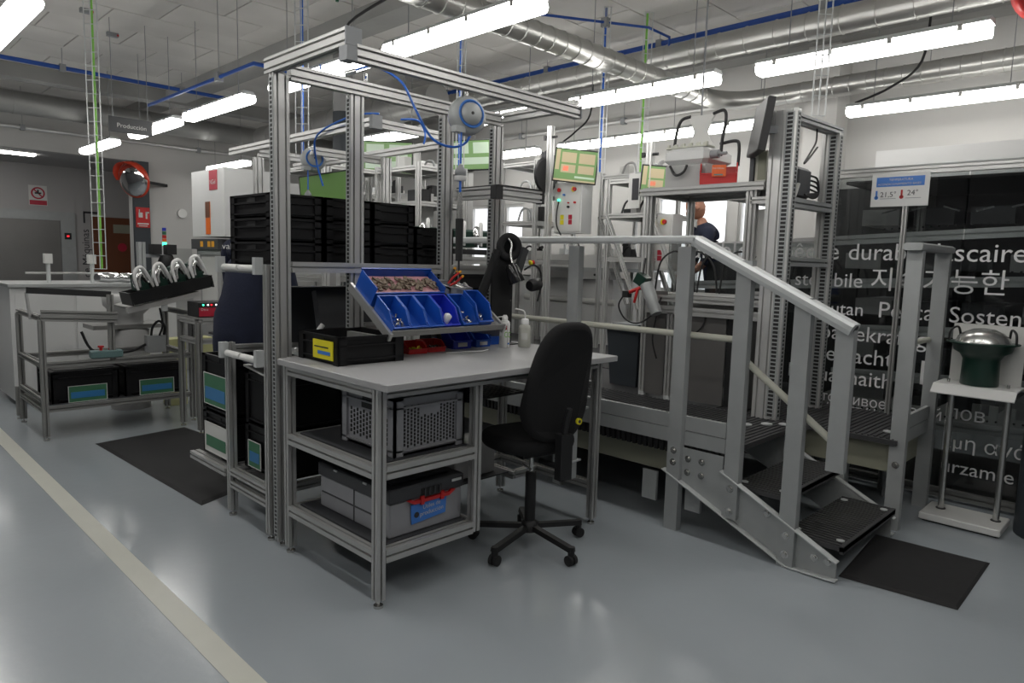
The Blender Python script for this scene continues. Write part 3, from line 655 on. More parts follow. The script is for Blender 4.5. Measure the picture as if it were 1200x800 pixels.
# under the worktop: grey perforated crate, lidded folding crate
c = (2.085, 2.94, .648); t = crate('perforated_crate', 'grey crate with diamond perforations on the middle shelf', 'crate', (2.03, 2.75, .648), (.42, .45, .27), 'crate_grey')
m = MB()
for i in range(18):
    for j in range(11):
        x = -.165+i*.0195; z = .04+j*.0175
        if j > 7 and 5 < i < 12: continue
        m.cb((x, -.2145, z+(.00875 if i % 2 else 0)), (.008, .004, .0125))
m.build('front_perforation', 'dark_void', t, kind='stuff')
m = MB()
for i in range(12):
    for j in range(6): m.cb((-.1995, -.15+i*.027, .05+j*.022+(.011 if i % 2 else 0)), (.004, .010, .015))
m.build('side_perforation', 'dark_void', t, kind='stuff')
MB().rbox(-.203, -.199, -.055, .055, .19, .23, .001).build('grip_opening', 'dark_void', t)
t = thing('folding_crate', 'grey folding crate with dark lid and red handle on the bottom shelf', 'crate', (2.02, 2.83, .268)); c = (2.02, 2.83, .268)
MB(c).rbox(1.80, 2.235, 2.53, 3.14, .268, .43, .006).build('body', 'crate_grey', t)
MB(c).rbox(1.79, 2.24, 2.52, 3.15, .431, .50, .006).build('lid', 'lid_grey', t); MB(c).rbox(1.85, 2.19, 2.58, 3.10, .50, .51, .004).build('lid_panel', 'lid_grey', t)
m = MB(c).box(1.797, 1.80, 2.56, 3.12, .345, .352).box(1.797, 1.80, 2.82, 2.827, .27, .43); m.build('side_rib', 'lid_grey', t)
for y in (2.7, 2.96): MB(c).box(1.786, 1.79, y, y+.03, .485, .495).build('lid_clip', 'galv_light', t)
MB(c).box(2.16, 2.22, 2.515, 2.52, .47, .482).build('lid_clip', 'galv_light', t)
m = MB(c).box(1.93, 2.14, 2.512, 2.53, .408, .424).box(1.965, 1.985, 2.508, 2.52, .40, .44).box(2.085, 2.105, 2.508, 2.52, .40, .44).add([(1.89, 2.512, .43), (1.93, 2.512, .408), (1.93, 2.512, .424), (1.91, 2.512, .436), (1.89, 2.525, .43), (1.93, 2.525, .408), (1.93, 2.525, .424), (1.91, 2.525, .436)], [(0, 1, 2, 3), (4, 7, 6, 5), (0, 4, 5, 1), (3, 2, 6, 7)]).add([(2.18, 2.512, .43), (2.14, 2.512, .408), (2.14, 2.512, .424), (2.16, 2.512, .436), (2.18, 2.525, .43), (2.14, 2.525, .408), (2.14, 2.525, .424), (2.16, 2.525, .436)], [(0, 1, 2, 3), (4, 7, 6, 5), (0, 4, 5, 1), (3, 2, 6, 7)])
m.build('handle', 'red', t, 'red plastic handle')
h = MB(c).box(1.975, 2.095, 2.516, 2.52, .435, .475).build('latch_recess', 'dark_void', t)
for i in range(4): MB(c).box(1.985+i*.03, 1.992+i*.03, 2.508, 2.516, .437, .474).build('latch_rib', 'lid_grey', h)
cd = MB(c).add([(1.92, 2.526, .31), (2.125, 2.526, .325), (2.13, 2.526, .41), (1.915, 2.526, .405), (1.92, 2.522, .31), (2.125, 2.522, .325), (2.13, 2.522, .41), (1.915, 2.522, .405)], [(0, 1, 2, 3), (7, 6, 5, 4), (0, 4, 5, 1), (1, 5, 6, 2), (2, 6, 7, 3), (3, 7, 4, 0)]).build('label_card', 'blue_sign', t, 'blue label')
text('producción', rel((1.968, 2.5205, .340), c), (1, 0, .05), (0, 0, 1), .14, 'paper', cd); text('Útiles de', rel((1.985, 2.5205, .372), c), (1, 0, .05), (0, 0, 1), .105, 'paper', cd)
MB(c).lathe((1.948, 2.521, .352), [(.014, 0), (.014, .001)], 16, (0, -1, 0)).build('logo_disc', 'text_dark', cd)
# hand reel / balancer with blue hose
def reel(label, P, hose=True, s=1):
    t = thing('hose_balancer', label, 'hose reel', P); ax = Vector((-.25, -1, .1)).normalized(); P = Vector(P); c_ = P-Vector((0, 0, .12))
    m = MB(P); m.cyl(P, P-Vector((0, 0, .02)), .008); m.tube([P-Vector((0, 0, .01)), P+Vector((.02, 0, -.03)), P+Vector((0, 0, -.05)), P+Vector((-.02, 0, -.03)), P-Vector((0, 0, .01))], .004).build('hook', 'steel', t)
    MB(P).lathe(c_-ax*.045, [(.05, 0), (.085, .008), (.095, .03), (.095, .07), (.08, .088), (.05, .095)], 28, ax).build('drum_case', 'galv', t)
    MB(P).lathe(c_+ax*.052, [(.070, 0), (.070, .003), (.062, .003), (.062, 0)], 28, ax).build('blue_ring', 'blue_sign', t)
    MB(P).lathe(c_+ax*.05, [(.057, 0), (.052, .014), (.012, .016)], 20, ax).build('hub', 'galv', t)
    MB(P).cyl(c_+ax*.06, c_+ax*.068, .008).build('hub_screw', 'black', t)
    MB(P).lathe(c_-ax*.05, [(.07, 0), (.085, .01), (.085, .02), (.07, .024)], 24, ax).build('back_ring', 'deep_blue', t)
    MB(P).cb(c_+Vector((-.07, -.02, -.075)), (.06, .04, .03)).build('cable_guide', 'galv', t)
    MB(P).cyl(c_+Vector((-.06, -.03, -.09)), c_+Vector((-.06, -.03, -.24)), .005).build('pull_cord', 'blue_hose', t)
    q = c_+Vector((-.06, -.03, -.24))
    MB(P).lathe(q-Vector((0, 0, .06)), [(.02, 0), (.028, .005), (.028, .025), (.018, .04), (.008, .055)], 16).build('stop_ball', 'cap', t); MB(P).lathe(q-Vector((0, 0, .085)), [(.022, 0), (.03, .005), (.03, .024)], 16).build('stop_ring', 'white_plastic', t)
    MB(P).tube([q-Vector((0, 0, .085)), q-Vector((0, 0, .14))], .006, smooth_path=False).build('tool_cord', 'blue_hose', t)
    m = MB(P).cyl(q-Vector((0, 0, .14)), q-Vector((0, 0, .20)), .011).cyl(q-Vector((0, 0, .20)), q-Vector((0, 0, .27)), .015); m.build('coupling', 'steel', t)
    MB(P).cyl(q-Vector((0, 0, .27)), q-Vector((0, 0, .48)), .021, .018).cyl(q-Vector((0, 0, .48)), q-Vector((0, 0, .53)), .005).build('screwdriver_tool', 'black', t, 'black pneumatic screwdriver')
    return t
reel('grey hose balancer with blue ring hanging from the front beam', (2.37, 2.70, 2.385))
c = (2.12, 3.0, 2.50); t = thing('air_hose', 'looped blue air hose draped over the overhead beams', 'hose', (2.12, 3.31, 2.50))
MB(t.location).tube([(2.10, 3.31, 2.53), (2.16, 3.2, 2.545), (2.22, 3.05, 2.46), (2.22, 2.92, 2.30), (2.26, 2.84, 2.16), (2.34, 2.78, 2.12), (2.42, 2.76, 2.15), (2.46, 2.76, 2.22)], .0065).build('hose', 'blue_hose', t)
MB(t.location).cyl((2.06, 3.33, 2.51), (2.11, 3.30, 2.53), .014).cyl((2.2, 3.34, 2.50), (2.2, 3.34, 2.54), .012).build('fitting', 'chrome', t)
# black torch stand : tall black sheet with ring and a stand lamp
c = (3.20, 3.16, ZT+.001)
t = thing('torch_stand', 'tall black stand with a ring head and hanging black torch', 'tool stand', c)
MB(c).box(3.12, 3.30, 3.10, 3.115, ZT+.001, 1.60).box(3.17, 3.30, 3.02, 3.18, ZT+.001, ZT+.006).build('back_plate', 'black', t)
for z in (1.05, 1.10, 1.16, 1.3): MB(c).cyl((3.285, 3.0995, z), (3.285, 3.0965, z), .004).build('screw', 'steel', t)
MB(c).lathe((3.24, 3.08, 1.64), [(.045, -.015), (.085, -.015), (.09, 0), (.085, .015), (.045, .015), (.045, -.015)], 26, (-.3, -1, 0)).build('ring_head', 'rubber', t)
MB(c).tube([(3.16, 3.10, 1.62), (3.12, 3.14, 1.45), (3.08, 3.18, 1.28), (3.04, 3.2, 1.10)], [.026, .028, .032, .034]).build('flexible_hose', 'rubber', t)
MB(c).lathe((3.24, 3.0, 1.42), [(.052, 0), (.05, .03), (.042, .10), (.03, .12)], 24, (-.25, .3, 1)).build('torch_nozzle', 'torch_black', t, 'glossy black nozzle')
MB(c).lathe((3.24, 3.0, 1.418), [(.05, -.001), (.05, .0005)], 24, (-.25, .3, 1)).build('nozzle_mouth', 'dark_void', t)
MB(c).tube([(3.22, 3.03, 1.54), (3.225, 3.05, 1.60), (3.24, 3.06, 1.66), (3.22, 3.08, 1.70)], .008).build('hook', 'steel', t)
MB(c).lathe((3.33, 2.98, 1.40), [(.03, 0), (.04, .02), (.04, .09), (.02, .1)], 18, (.9, .1, .1)).build('motor', 'black', t)
MB(c).tube([(3.30, 3.0, 1.5), (3.36, 2.98, 1.53), (3.40, 2.96, 1.50), (3.42, 2.96, 1.42), (3.40, 2.97, 1.3)], .006).build('cable', 'rubber', t)
MB(c).cb((3.31, 3.04, 1.56), (.05, .03, .16), Matrix.Rotation(.4, 3, 'Y')).build('control_box', 'lid_grey', t)
MB(c).cyl((3.365, 3.0, 1.545), (3.38, 2.99, 1.55), .014).build('stop_button', 'red', t); MB(c).cyl((3.355, 3.005, 1.54), (3.366, 3.0, 1.545), .02).build('stop_collar', 'yellow', t)
t0 = bpy.data.objects['torch_stand']; t0.location.x -= .115; t0.location.y += .05
# device on the lower right shelf, cup on the tray
c = (2.70, 3.05, .265); t = thing('grey_device', 'small grey box shaped device under the worktop behind the chair', 'device', c)
prt_ = MB(c).rbox(2.58, 2.90, 2.98, 3.20, .265, .47, .006).build('case', 'machine_grey', t); MB(c).lathe((2.70, 2.978, .37), [(.012, 0), (.012, .003)], 14, (0, -1, 0)).build('button', 'black', t)
MB(BO).box(2.29, 2.97, 2.93, 3.23, .255, .263).build('shelf_board', 'lid_grey', bench)
c = (2.62, 2.94, .79); t = thing('cup', 'dark cup standing on the black tray under the worktop', 'cup', c)
MB(c).lathe(c, [(.025, 0), (.035, .08), (.033, .08), (.023, .004)], 18).build('body', 'lid_grey', t); MB(c).lathe(Vector(c)+Vector((0, 0, .08)), [(.036, 0), (.037, .006), (.0, .008)], 18).build('lid', 'black', t)

# ================================================================ CHAIR
c = Vector((2.70, 2.49, 0)); ch = thing('work_chair', 'black high work chair with tall curved backrest in front of the bench', 'chair', c)
def seg_leg(a):
    d = Vector((math.cos(a), math.sin(a), 0)); m = MB(c)
    m.prism([(-.022, -.012), (.022, -.012), (.016, .012), (-.016, .012)], c+d*.03+Vector((0, 0, .115)), c+d*.33+Vector((0, 0, .085))); return m, d
for k in range(5):
    a = math.radians(190+76*k if k < 3 else 190+152+69*(k-2)); m, d = seg_leg(a); lg = m.build('base_leg', 'black', ch)
    e_ = c+d*.32; MB(c).cyl(e_+Vector((0, 0, .05)), e_+Vector((0, 0, .10)), .018).build('caster_stem', 'black', lg)
    sdir = Vector((-d.y, d.x, 0)); w_ = e_+Vector((0, 0, .029))
    for s in (-1, 1): MB(c).cyl(w_+sdir*s*.006, w_+sdir*s*.024, .0275, n=18).build('caster_wheel', 'rubber', lg)
MB(c).lathe(c+Vector((0, 0, .09)), [(.05, 0), (.045, .05), (.028, .06)], 20).build('hub', 'black', ch)
MB(c).lathe(c+Vector((0, 0, .15)), [(.030, 0), (.030, .26), (.027, .27)], 20).build('column_cover', 'black', ch); MB(c).cyl(c+Vector((0, 0, .40)), c+Vector((0, 0, .53)), .013).build('gas_lift', 'steel', ch)
yawc = math.radians(80)          # direction the sitter faces
F = Vector((math.cos(yawc), math.sin(yawc), 0)); S = Vector((F.y, -F.x, 0)); Z = Vector((0, 0, 1))
def sup(a, b, n, N=36): return [(a*abs(math.cos(t))**(2/n)*(1 if math.cos(t) >= 0 else -1), b*abs(math.sin(t))**(2/n)*(1 if math.sin(t) >= 0 else -1)) for t in [2*PI*i/N for i in range(N)]]
sc = c+F*.04
MB(c).slab(sup(.235, .225, 2.8), sc+Vector((0, 0, .555)), S, F, Z, .085, .035).build('seat', 'fabric_black', ch)
MB(c).cb(sc+Vector((0, 0, .535)), (.22, .22, .03), Matrix.Rotation(yawc, 3, 'Z')).build('mechanism', 'black', ch)
for s in (-.12, .1): MB(c).cyl(sc-F*.12+S*s+Vector((0, 0, .50)), sc-F*.22+S*s*1.1+Vector((0, 0, .495)), .006).build('lever', 'steel', ch)
# backrest : curved tall pad
bo_ = c-F*.20+S*.02+Vector((0, 0, .62)); tilt = math.radians(9); BU = (Z*math.cos(tilt)-F*math.sin(tilt)).normalized(); BN = BU.cross(S).normalized()
if BN.dot(F) > 0: BN = -BN
outl = []
N = 44
for i in range(N):
    a = 2*PI*i/N; ca, sa_ = math.cos(a), math.sin(a)
    x = abs(ca)**(2/3.2)*(1 if ca >= 0 else -1); y = abs(sa_)**(2/3.2)*(1 if sa_ >= 0 else -1)
    yy = (y+1)/2*.64; hw = .215-.055*max(0, (yy-.15)/.47)-.02*max(0, .15-yy)/.15
    outl.append((x*hw, yy))
m = MB(c); m.slab(outl, bo_, S, BU, -BN, .075, .03, 4)
for i, v in enumerate(m.v):      # wrap around the back and curve to the lumbar
    pw = v+c; q = pw-bo_; xs_ = q.dot(S); ys_ = q.dot(BU)
    pw = pw+F*(xs_*xs_*1.0)-F*(.10*(ys_-.15)**2)*1.2; m.v[i] = pw-c
m.build('backrest', 'fabric_black', ch)
MB(c).tube([sc-F*.12+Vector((0, 0, .50)), bo_-F*.035+Vector((0, 0, -.10)), bo_-F*.05+Vector((0, 0, .08)), bo_-F*.05+BU*.2], .016).build('back_bar', 'black', ch)
MB(c).cb(bo_-F*.045+Vector((0, 0, -.06)), (.05, .075, .24), Matrix.Rotation(yawc, 3, 'Z')).build('back_bar_cover', 'black', ch)
dc = bo_+S*.085-F*.030+BU*.12
MB(c).lathe(dc, [(.017, 0), (.017, .014)], 18, -F).build('round_sticker', 'yellow', ch, 'round yellow sticker'); MB(c).lathe(dc-F*.0145, [(.009, 0), (.007, .001)], 12, -F).build('sticker_symbol', 'text_dark', ch)

# ================================================================ FLOW RACK BEHIND THE BENCH, BLACK CRATES
RO = (1.70, 3.98, 0)
rack = thing('flow_rack', 'aluminium flow rack with white rollers behind the bench holding black crates', 'rack', RO)
def rp(name, p0, p1, w=.045, h=.045, nw=1, nh=1, mt='alu', up=None): return MB(RO).prof(p0, p1, w, h, nw, nh, up).build(name, mt, rack)
leg(1.70, 3.98, .035, 1.04, parent=rack, o=RO); leg(1.70, 3.485, .035, 1.50, parent=rack, o=RO); leg(2.9, 3.98, .035, 1.45, parent=rack, o=RO); leg(2.9, 3.485, .035, 1.45, parent=rack, o=RO)
for z in (.20, .275): rp('side_rail', (1.70, 3.51, z), (1.70, 3.955, z), .045, .04)
rp('side_rail', (1.70, 4.02, .255), (1.70, 4.55, .255), .06, .045); rp('long_rail', (1.72, 4.0, 1.0), (2.9, 4.0, .97)); rp('long_rail', (1.72, 3.485, .27), (2.88, 3.485, .27)); rp('long_rail', (1.72, 3.98, .27), (2.88, 3.98, .27))
rp('side_rail', (1.70, 3.51, 1.47), (1.70, 4.0, 1.47), .03, .045); rp('long_rail', (1.72, 3.5, 1.475), (2.9, 3.5, 1.475), .03, .03); rp('long_rail', (1.72, 3.95, 1.475), (2.9, 3.95, 1.475), .03, .03)
rp('side_rail', (2.9, 3.51, 1.47), (2.9, 3.955, 1.47), .03, .045)
def rollers(y0, y1, x, z, dz=0):
    for i in range(2):
        a = y0+(y1-y0)*(.08+.44*i); b = y0+(y1-y0)*(.48+.44*i)
        MB(RO).cyl((x, a, z+dz*i*.5), (x, b, z+dz*(i*.5+.5)), .019, n=16).build('roller', 'white_paint', rack)
    for q, h in ((0, 0), (1, 1)):
        MB(RO).box(x-.03, x+.015, y0+(y1-y0)*q-.016, y0+(y1-y0)*q+.016, z-.03+dz*h, z+.06+dz*h).build('roller_bracket', 'galv_light', rack)
rollers(3.52, 3.99, 1.665, 1.475); rollers(3.52, 3.97, 1.665, .985, 0)
m = MB(RO)
for i in range(20): m.cyl((1.74+.03*i, 3.54, 1.03), (1.74+.03*i, 3.56, 1.03), .012, n=8)
m.build('skate_wheels', 'white_plastic', rack, kind='stuff')
MB(RO).box(1.74, 2.3, 3.56, 3.9, .93, .935).build('chute', 'lid_grey', rack)
def cr(label, x, y, z, dx, dy, h, group, card=None, lid=None): return crate('black_crate', label, 'crate', (x, y, z), (dx, dy, h), 'crate_black', group, card=card, lid=lid)
G1 = 'black crates stacked on the flow rack'
zb = 1.493
pos = ['bottom', 'middle', 'top']
cols = [(1.86, 'leftmost stack above the rollers', 3), (2.175, 'second stack from the left on the upper rack', 3), (2.49, 'third stack, right of the second tower upright', 3), (2.80, 'low stack at the right end of the upper rack', 2)]
for cx, nm, n in cols:
    for k in range(n):
        p_ = pos[k] if n == 3 else ('bottom', 'top')[k]
        cr('%s black crate in the %s' % (p_, nm), cx, 3.715, zb+k*.127, .305, .49, .1255, G1)
GR = 'black crates on the lower flow rack'
cr('low black crate with green card standing on the rack bottom, near the tower foot', 1.98, 3.72, .300, .44, .44, .27, GR, ('x', .01, .16, .02, .17, 'green_card', 'blue_card'))
cr('black crate on top of the one with the green card', 1.98, 3.72, .575, .44, .42, .30, GR)
cr('lower black crate with a white paper card left of the rack leg', 1.93, 4.25, .292, .42, .40, .27, GR, ('x', -.16, .16, .02, .20, 'paper', 'green_card'))
cr('upper black crate with a green card left of the rack leg', 1.93, 4.25, .566, .42, .40, .36, GR, ('x', -.16, .16, .05, .24, 'green_card', 'blue_card'))
single(MB().cb((1.90, 3.74, .885), (.28, .40, .012), Matrix.Rotation(.1, 3, 'X')), 'paper_sheet', 'paper', 'white papers lying on the black crate below the roller', 'paper')
single(MB().rbox(2.35, 2.95, 3.50, 3.95, .30, .62), 'black_case', 'black', 'large black case at the back of the lower rack', 'case')
single(MB().rbox(2.0, 2.60, 3.98, 4.05, 1.0, 1.36), 'dark_board', 'lid_grey', 'dark board standing behind the tower uprights under the crates', 'board')
t = thing('desk_monitor', 'back of a dark monitor behind the bench under the crates', 'monitor', (2.25, 3.72, 1.0))
o = t.location
MB(o).cb((2.30, 3.70, 1.22), (.40, .05, .26), Matrix.Rotation(-.25, 3, 'X')).build('housing', 'lid_grey', t); MB(o).cyl((2.30, 3.76, 1.0), (2.30, 3.74, 1.2), .02).box(2.2, 2.4, 3.66, 3.86, .99, 1.0).build('stand', 'black', t)
cr('open black crate behind the tower at worktop height', 2.22, 3.56, 1.03, .30, .16, .10, 'black crates behind the bench'); 
t = thing('tape_dispenser', 'small white curved part in front of the monitor', 'part', (2.02, 3.56, 1.05)); MB(t.location).tube([(2.02, 3.56, 1.05), (2.03, 3.56, 1.12), (2.06, 3.56, 1.16)], .015).build('body', 'white_plastic', t)

# ================================================================ LEFT CONVEYOR TABLE
TO = (1.28, 6.54, 0)
tab = thing('conveyor_table', 'aluminium conveyor table with low shelf at the left', 'table', TO)
def tpf(name, p0, p1, w=.045, h=.045, nw=1, nh=1, mt='alu_dark'): return MB(TO).prof(p0, p1, w, h, nw, nh).build(name, mt, tab)
for x, y, z in ((1.28, 6.54, .98), (2.44, 6.54, 1.08), (1.28, 7.38, .98), (2.44, 7.2, 1.0), (1.28, 7.55, .3)): leg(x, y, .035, z, parent=tab, o=TO, mt='alu_dark')
leg(1.78, 6.54, .62, 1.18, parent=tab, o=TO, mt='alu_dark', ft=False)
tpf('front_rail', (1.28, 6.54, 1.02), (1.82, 6.50, .99), .045, .09, 1, 2); tpf('front_rail', (1.30, 6.54, .62), (2.42, 6.54, .62), .045, .05); tpf('front_rail', (1.30, 6.54, .255), (2.42, 6.54, .255)); tpf('back_rail', (1.30, 7.2, .62), (2.42, 7.2, .62)); tpf('back_rail', (1.30, 7.2, .255), (2.42, 7.2, .255))
for z in (.33, .25, 1.0, .62): tpf('side_rail', (1.28, 6.565, z), (1.28, 7.355, z), .045, .04)
tpf('side_rail', (2.44, 6.565, .62), (2.44, 7.18, .62)); tpf('side_rail', (2.44, 6.565, 1.0), (2.44, 7.18, 1.0))
MB(TO).box(1.31, 2.41, 6.57, 7.17, .28, .288).build('shelf_board', 'lid_grey', tab)
MB(TO).bar((1.22, 6.7, 1.215), (1.80, 6.58, 1.18), .03, .05).build('guide_rail', 'black', tab, 'black rubber guide rail'); MB(TO).cyl((1.24, 6.7, .98), (1.22, 6.7, 1.2), .012).build('guide_post', 'alu', tab)
m = MB(TO); m.bar((1.9, 6.52, 1.04), (2.50, 6.50, 1.18), .05, .045).build('incline_rail', 'alu', tab, 'inclined aluminium rail')
MB(TO).bar((1.95, 6.80, 1.05), (2.50, 6.80, 1.19), .55, .02, (0, 0, 1)).build('incline_chute', 'alu_dark', tab)
MB(TO).cb((2.20, 6.50, 1.10), (.05, .012, .14)).build('clamp_plate', 'galv', tab)
G2 = 'lidded black crates on the low shelf of the left table'
cr('lidded black crate with green and blue card, left of two under the table', 1.585, 6.82, .290, .50, .50, .25, G2, ('y', -.13, .15, .0, .13, 'green_card', 'blue_card'), 'crate_black')
cr('lidded black crate with teal card, right of two under the table', 2.13, 6.82, .290, .50, .50, .25, G2, ('y', -.13, .15, .0, .13, 'green_card', 'blue_card'), 'crate_black')
c = (1.73, 6.55, .646); t = thing('control_box', 'grey-green control box with red buttons on the table rail', 'control box', c)
MB(c).rbox(1.62, 1.86, 6.51, 6.60, .646, .71, .008).build('case', 'teal_grey', t); MB(c).cyl((1.70, 6.55, .71), (1.70, 6.55, .735), .012).cyl((1.70, 6.55, .735), (1.70, 6.55, .75), .024).build('stop_button', 'red', t); MB(c).cyl((1.77, 6.55, .71), (1.77, 6.55, .725), .014).build('push_button', 'red', t)
c = (2.22, 6.72, .645); t = thing('junction_box', 'grey junction box with looped black cable under the incline', 'junction box', c)
MB(c).rbox(2.10, 2.26, 6.66, 6.74, .645, .80, .004).build('case', 'galv', t)
MB(c).tube([(2.14, 6.68, .80), (2.15, 6.66, .88), (2.20, 6.65, .93), (2.25, 6.66, .88), (2.25, 6.68, .80)], .011).tube([(2.20, 6.65, .80), (2.22, 6.62, .9), (2.20, 6.62, 1.05)], .009).tube([(2.10, 6.7, .72), (1.95, 6.72, .66), (1.7, 6.75, .68), (1.62, 6.8, .85)], .011).build('cable', 'rubber', t)
# headlamp housings in a black tray on the incline
inc = math.radians(13)
HT = Vector((2.27, 6.58, 1.165)); tr = thing('parts_tray', 'black tray tilted on the incline holding white headlamp shells', 'tray', HT, (0, -inc, 0))
m = MB(); m.box(-.33, .33, -.12, .12, 0, .008); m.add([(-.33, -.12, 0), (.33, -.12, 0), (.36, -.15, .11), (-.36, -.15, .11), (-.33, -.115, 0), (.33, -.115, 0), (.355, -.14, .11), (-.355, -.14, .11)], [(0, 1, 2, 3), (7, 6, 5, 4), (3, 2, 6, 7), (0, 3, 7, 4), (1, 5, 6, 2)])
m.box(-.355, -.345, -.15, .14, 0, .11).box(.345, .355, -.15, .14, 0, .11).box(-.35, .35, .13, .14, 0, .11); m.build('body', 'black', tr)
def headlamp(loc, rot, label, master={}):
    if 'm' in master: return dup(master['m'], loc, rot, label, 'white headlamp shells in the black tray')
    t = thing('headlamp_shell', label, 'headlamp shell', loc, rot, 'white headlamp shells in the black tray')
    pts = [(-.02, -.085, .02), (-.035, -.085, .12), (-.015, -.08, .19), (.04, -.07, .205), (.09, -.06, .13), (.13, -.05, .03)]
    MB().tube(pts, [.010, .014, .017, .017, .014, .010], 10).build('rim', 'white_plastic', t)
    MB().tube([(.0, -.05, .03), (-.005, -.045, .11), (.03, -.04, .16), (.08, -.03, .08)], [.03, .036, .034, .02], 10).build('reflector', 'chrome', t)
    m = MB(); n_ = [(0, 0), (.10, 0), (.09, .09), (.04, .15), (0, .13)]
    m.add([(x, -.04, z+.01) for x, z in n_]+[(x, .08, z+.01) for x, z in n_], [(0, 1, 2, 3, 4), (9, 8, 7, 6, 5)]+[(i, i+5, (i+1) % 5+5, (i+1) % 5) for i in range(5)]); m.build('back_housing', 'green_dark', t); MB().cyl((.10, .02, .05), (.135, .02, .05), .014).build('socket', 'black', t)
    master['m'] = t; return t
for i in range(4):
    headlamp(HT+Vector((-.27+.155*i, 0, .035+.036*i)), (0, -.12, math.radians(8)), ['first white headlamp shell at the low end of the black tray', 'second white headlamp shell up the black tray', 'third white headlamp shell up the black tray', 'topmost white headlamp shell in the black tray'][i])
# white cabinet and robot cell behind the table
t = thing('white_cabinet', 'long off-white machine cabinet behind the left table', 'cabinet', (1.9, 8.6, 0)); o = (1.9, 8.6, 0)
MB(o).box(1.36, 2.9, 8.2, 9.0, .05, 1.17).build('body', 'machine_white', t); MB(o).box(1.40, 1.9, 8.19, 8.2, .1, 1.1).build('front_panel', 'machine_white', t); MB(o).box(1.92, 2.6, 8.19, 8.2, .1, 1.1).build('front_panel', 'machine_white', t)
MB(o).box(1.34, 2.95, 8.15, 9.1, 1.171, 1.2).build('top_plate', 'galv', t)
for x in (1.30, 1.33): pass
t = thing('machine_column', 'white machine pedestal with black foot at the left edge', 'machine', (.85, 9.5, 0)); o = (.85, 9.5, 0)
MB(o).box(.35, 1.22, 9.2, 10.2, .32, 1.12).build('body', 'machine_white', t); MB(o).box(.45, 1.15, 9.3, 10.1, 0, .32).build('base', 'rubber', t); MB(o).box(.3, 1.3, 9.1, 10.3, 1.12, 1.25).build('table_top', 'lid_grey', t)
for i, x in enumerate((1.75, 2.15)):
    t = thing('clamp_post', ['pale clamp post on the cabinet, left of two', 'pale clamp post on the cabinet, right of two'][i], 'fixture', (x, 8.5, 1.2))
    MB((x, 8.5, 1.2)).cyl((x, 8.5, 1.2), (x, 8.5, 1.42), .02).build('post', 'galv_light', t); MB((x, 8.5, 1.2)).box(x-.035, x+.035, 8.46, 8.54, 1.40, 1.5).build('head', 'paper', t); MB((x, 8.5, 1.2)).cyl((x-.2, 8.5, 1.30), (x+.25, 8.5, 1.30), .012).build('cross_bar', 'alu', t)
c = (2.55, 8.3, 1.2); t = thing('foil_duct', 'crumpled silver foil hose lying on the cabinet', 'hose', c)
rs = [.05+.006*((i*7) % 3-1) for i in range(9)]
MB(c).tube([(2.14+.06*i, 8.3+.015*((i*5) % 3-1), 1.26+.01*((i*3) % 3)) for i in range(9)], rs, 12).build('hose_wall', 'chrome', t)
t = thing('bowl_feeder', 'grey round bowl on a dark stand behind the left table', 'feeder', (2.2, 7.5, 0)); o = (2.2, 7.5, 0)
MB(o).lathe((2.2, 7.5, 0), [(.18, .0), (.18, .78), (.13, .80), (.13, .93), (.22, 1.02), (.23, 1.12), (.21, 1.12), (.1, 1.0)], 28).build('bowl', 'machine_grey', t); MB(o).box(1.85, 2.5, 7.35, 7.7, .80, .84).build('base_plate', 'alu_dark', t)
# second small stand with red box (right of the table)
o = (2.44, 6.0, 0); t = thing('side_stand', 'small aluminium stand carrying a red and black controller', 'stand', o)
for x, y in ((2.30, 6.0), (2.74, 6.0), (2.30, 6.4), (2.74, 6.4)):
    leg(x, y, .035, .96, parent=t, o=o, mt='alu_dark')
for z in (.80, .97): 
    MB(o).prof((2.325, 6.0, z), (2.715, 6.0, z)).build('rail', 'alu', t); MB(o).prof((2.30, 6.03, z), (2.30, 6.37, z)).build('rail', 'alu', t)
MB(o).box(2.28, 2.76, 5.98, 6.42, .993, 1.0).build('top_plate', 'alu_dark', t)
c = (2.44, 6.15, 1.001); t = thing('controller', 'red and black controller with small lights on the side stand', 'controller', c)
MB(c).rbox(2.32, 2.62, 6.05, 6.30, 1.001, 1.13).build('case', 'black', t); MB(c).box(2.325, 2.62, 6.044, 6.05, 1.01, 1.085).build('front_panel', 'crimson', t)
for x, mt in ((2.36, 'led_green'), (2.40, 'led_white'), (2.43, 'led_red'), (2.47, 'led_white')): MB(c).cyl((x, 6.049, 1.108), (x, 6.043, 1.108), .007).build('indicator', mt, t)
text('Deca', rel((2.34, 6.0435, 1.06), c), (1, 0, 0), (0, 0, 1), .06, 'paper', t); 
for i, x in enumerate((2.45, 2.72)): single(MB().rbox(x+.05, x+.22, 7.3, 7.5, 0, .68), 'yellow_box', 'pale_yellow', ['pale yellow carton under the stand, left', 'pale yellow carton under the stand, right'][i], 'carton')
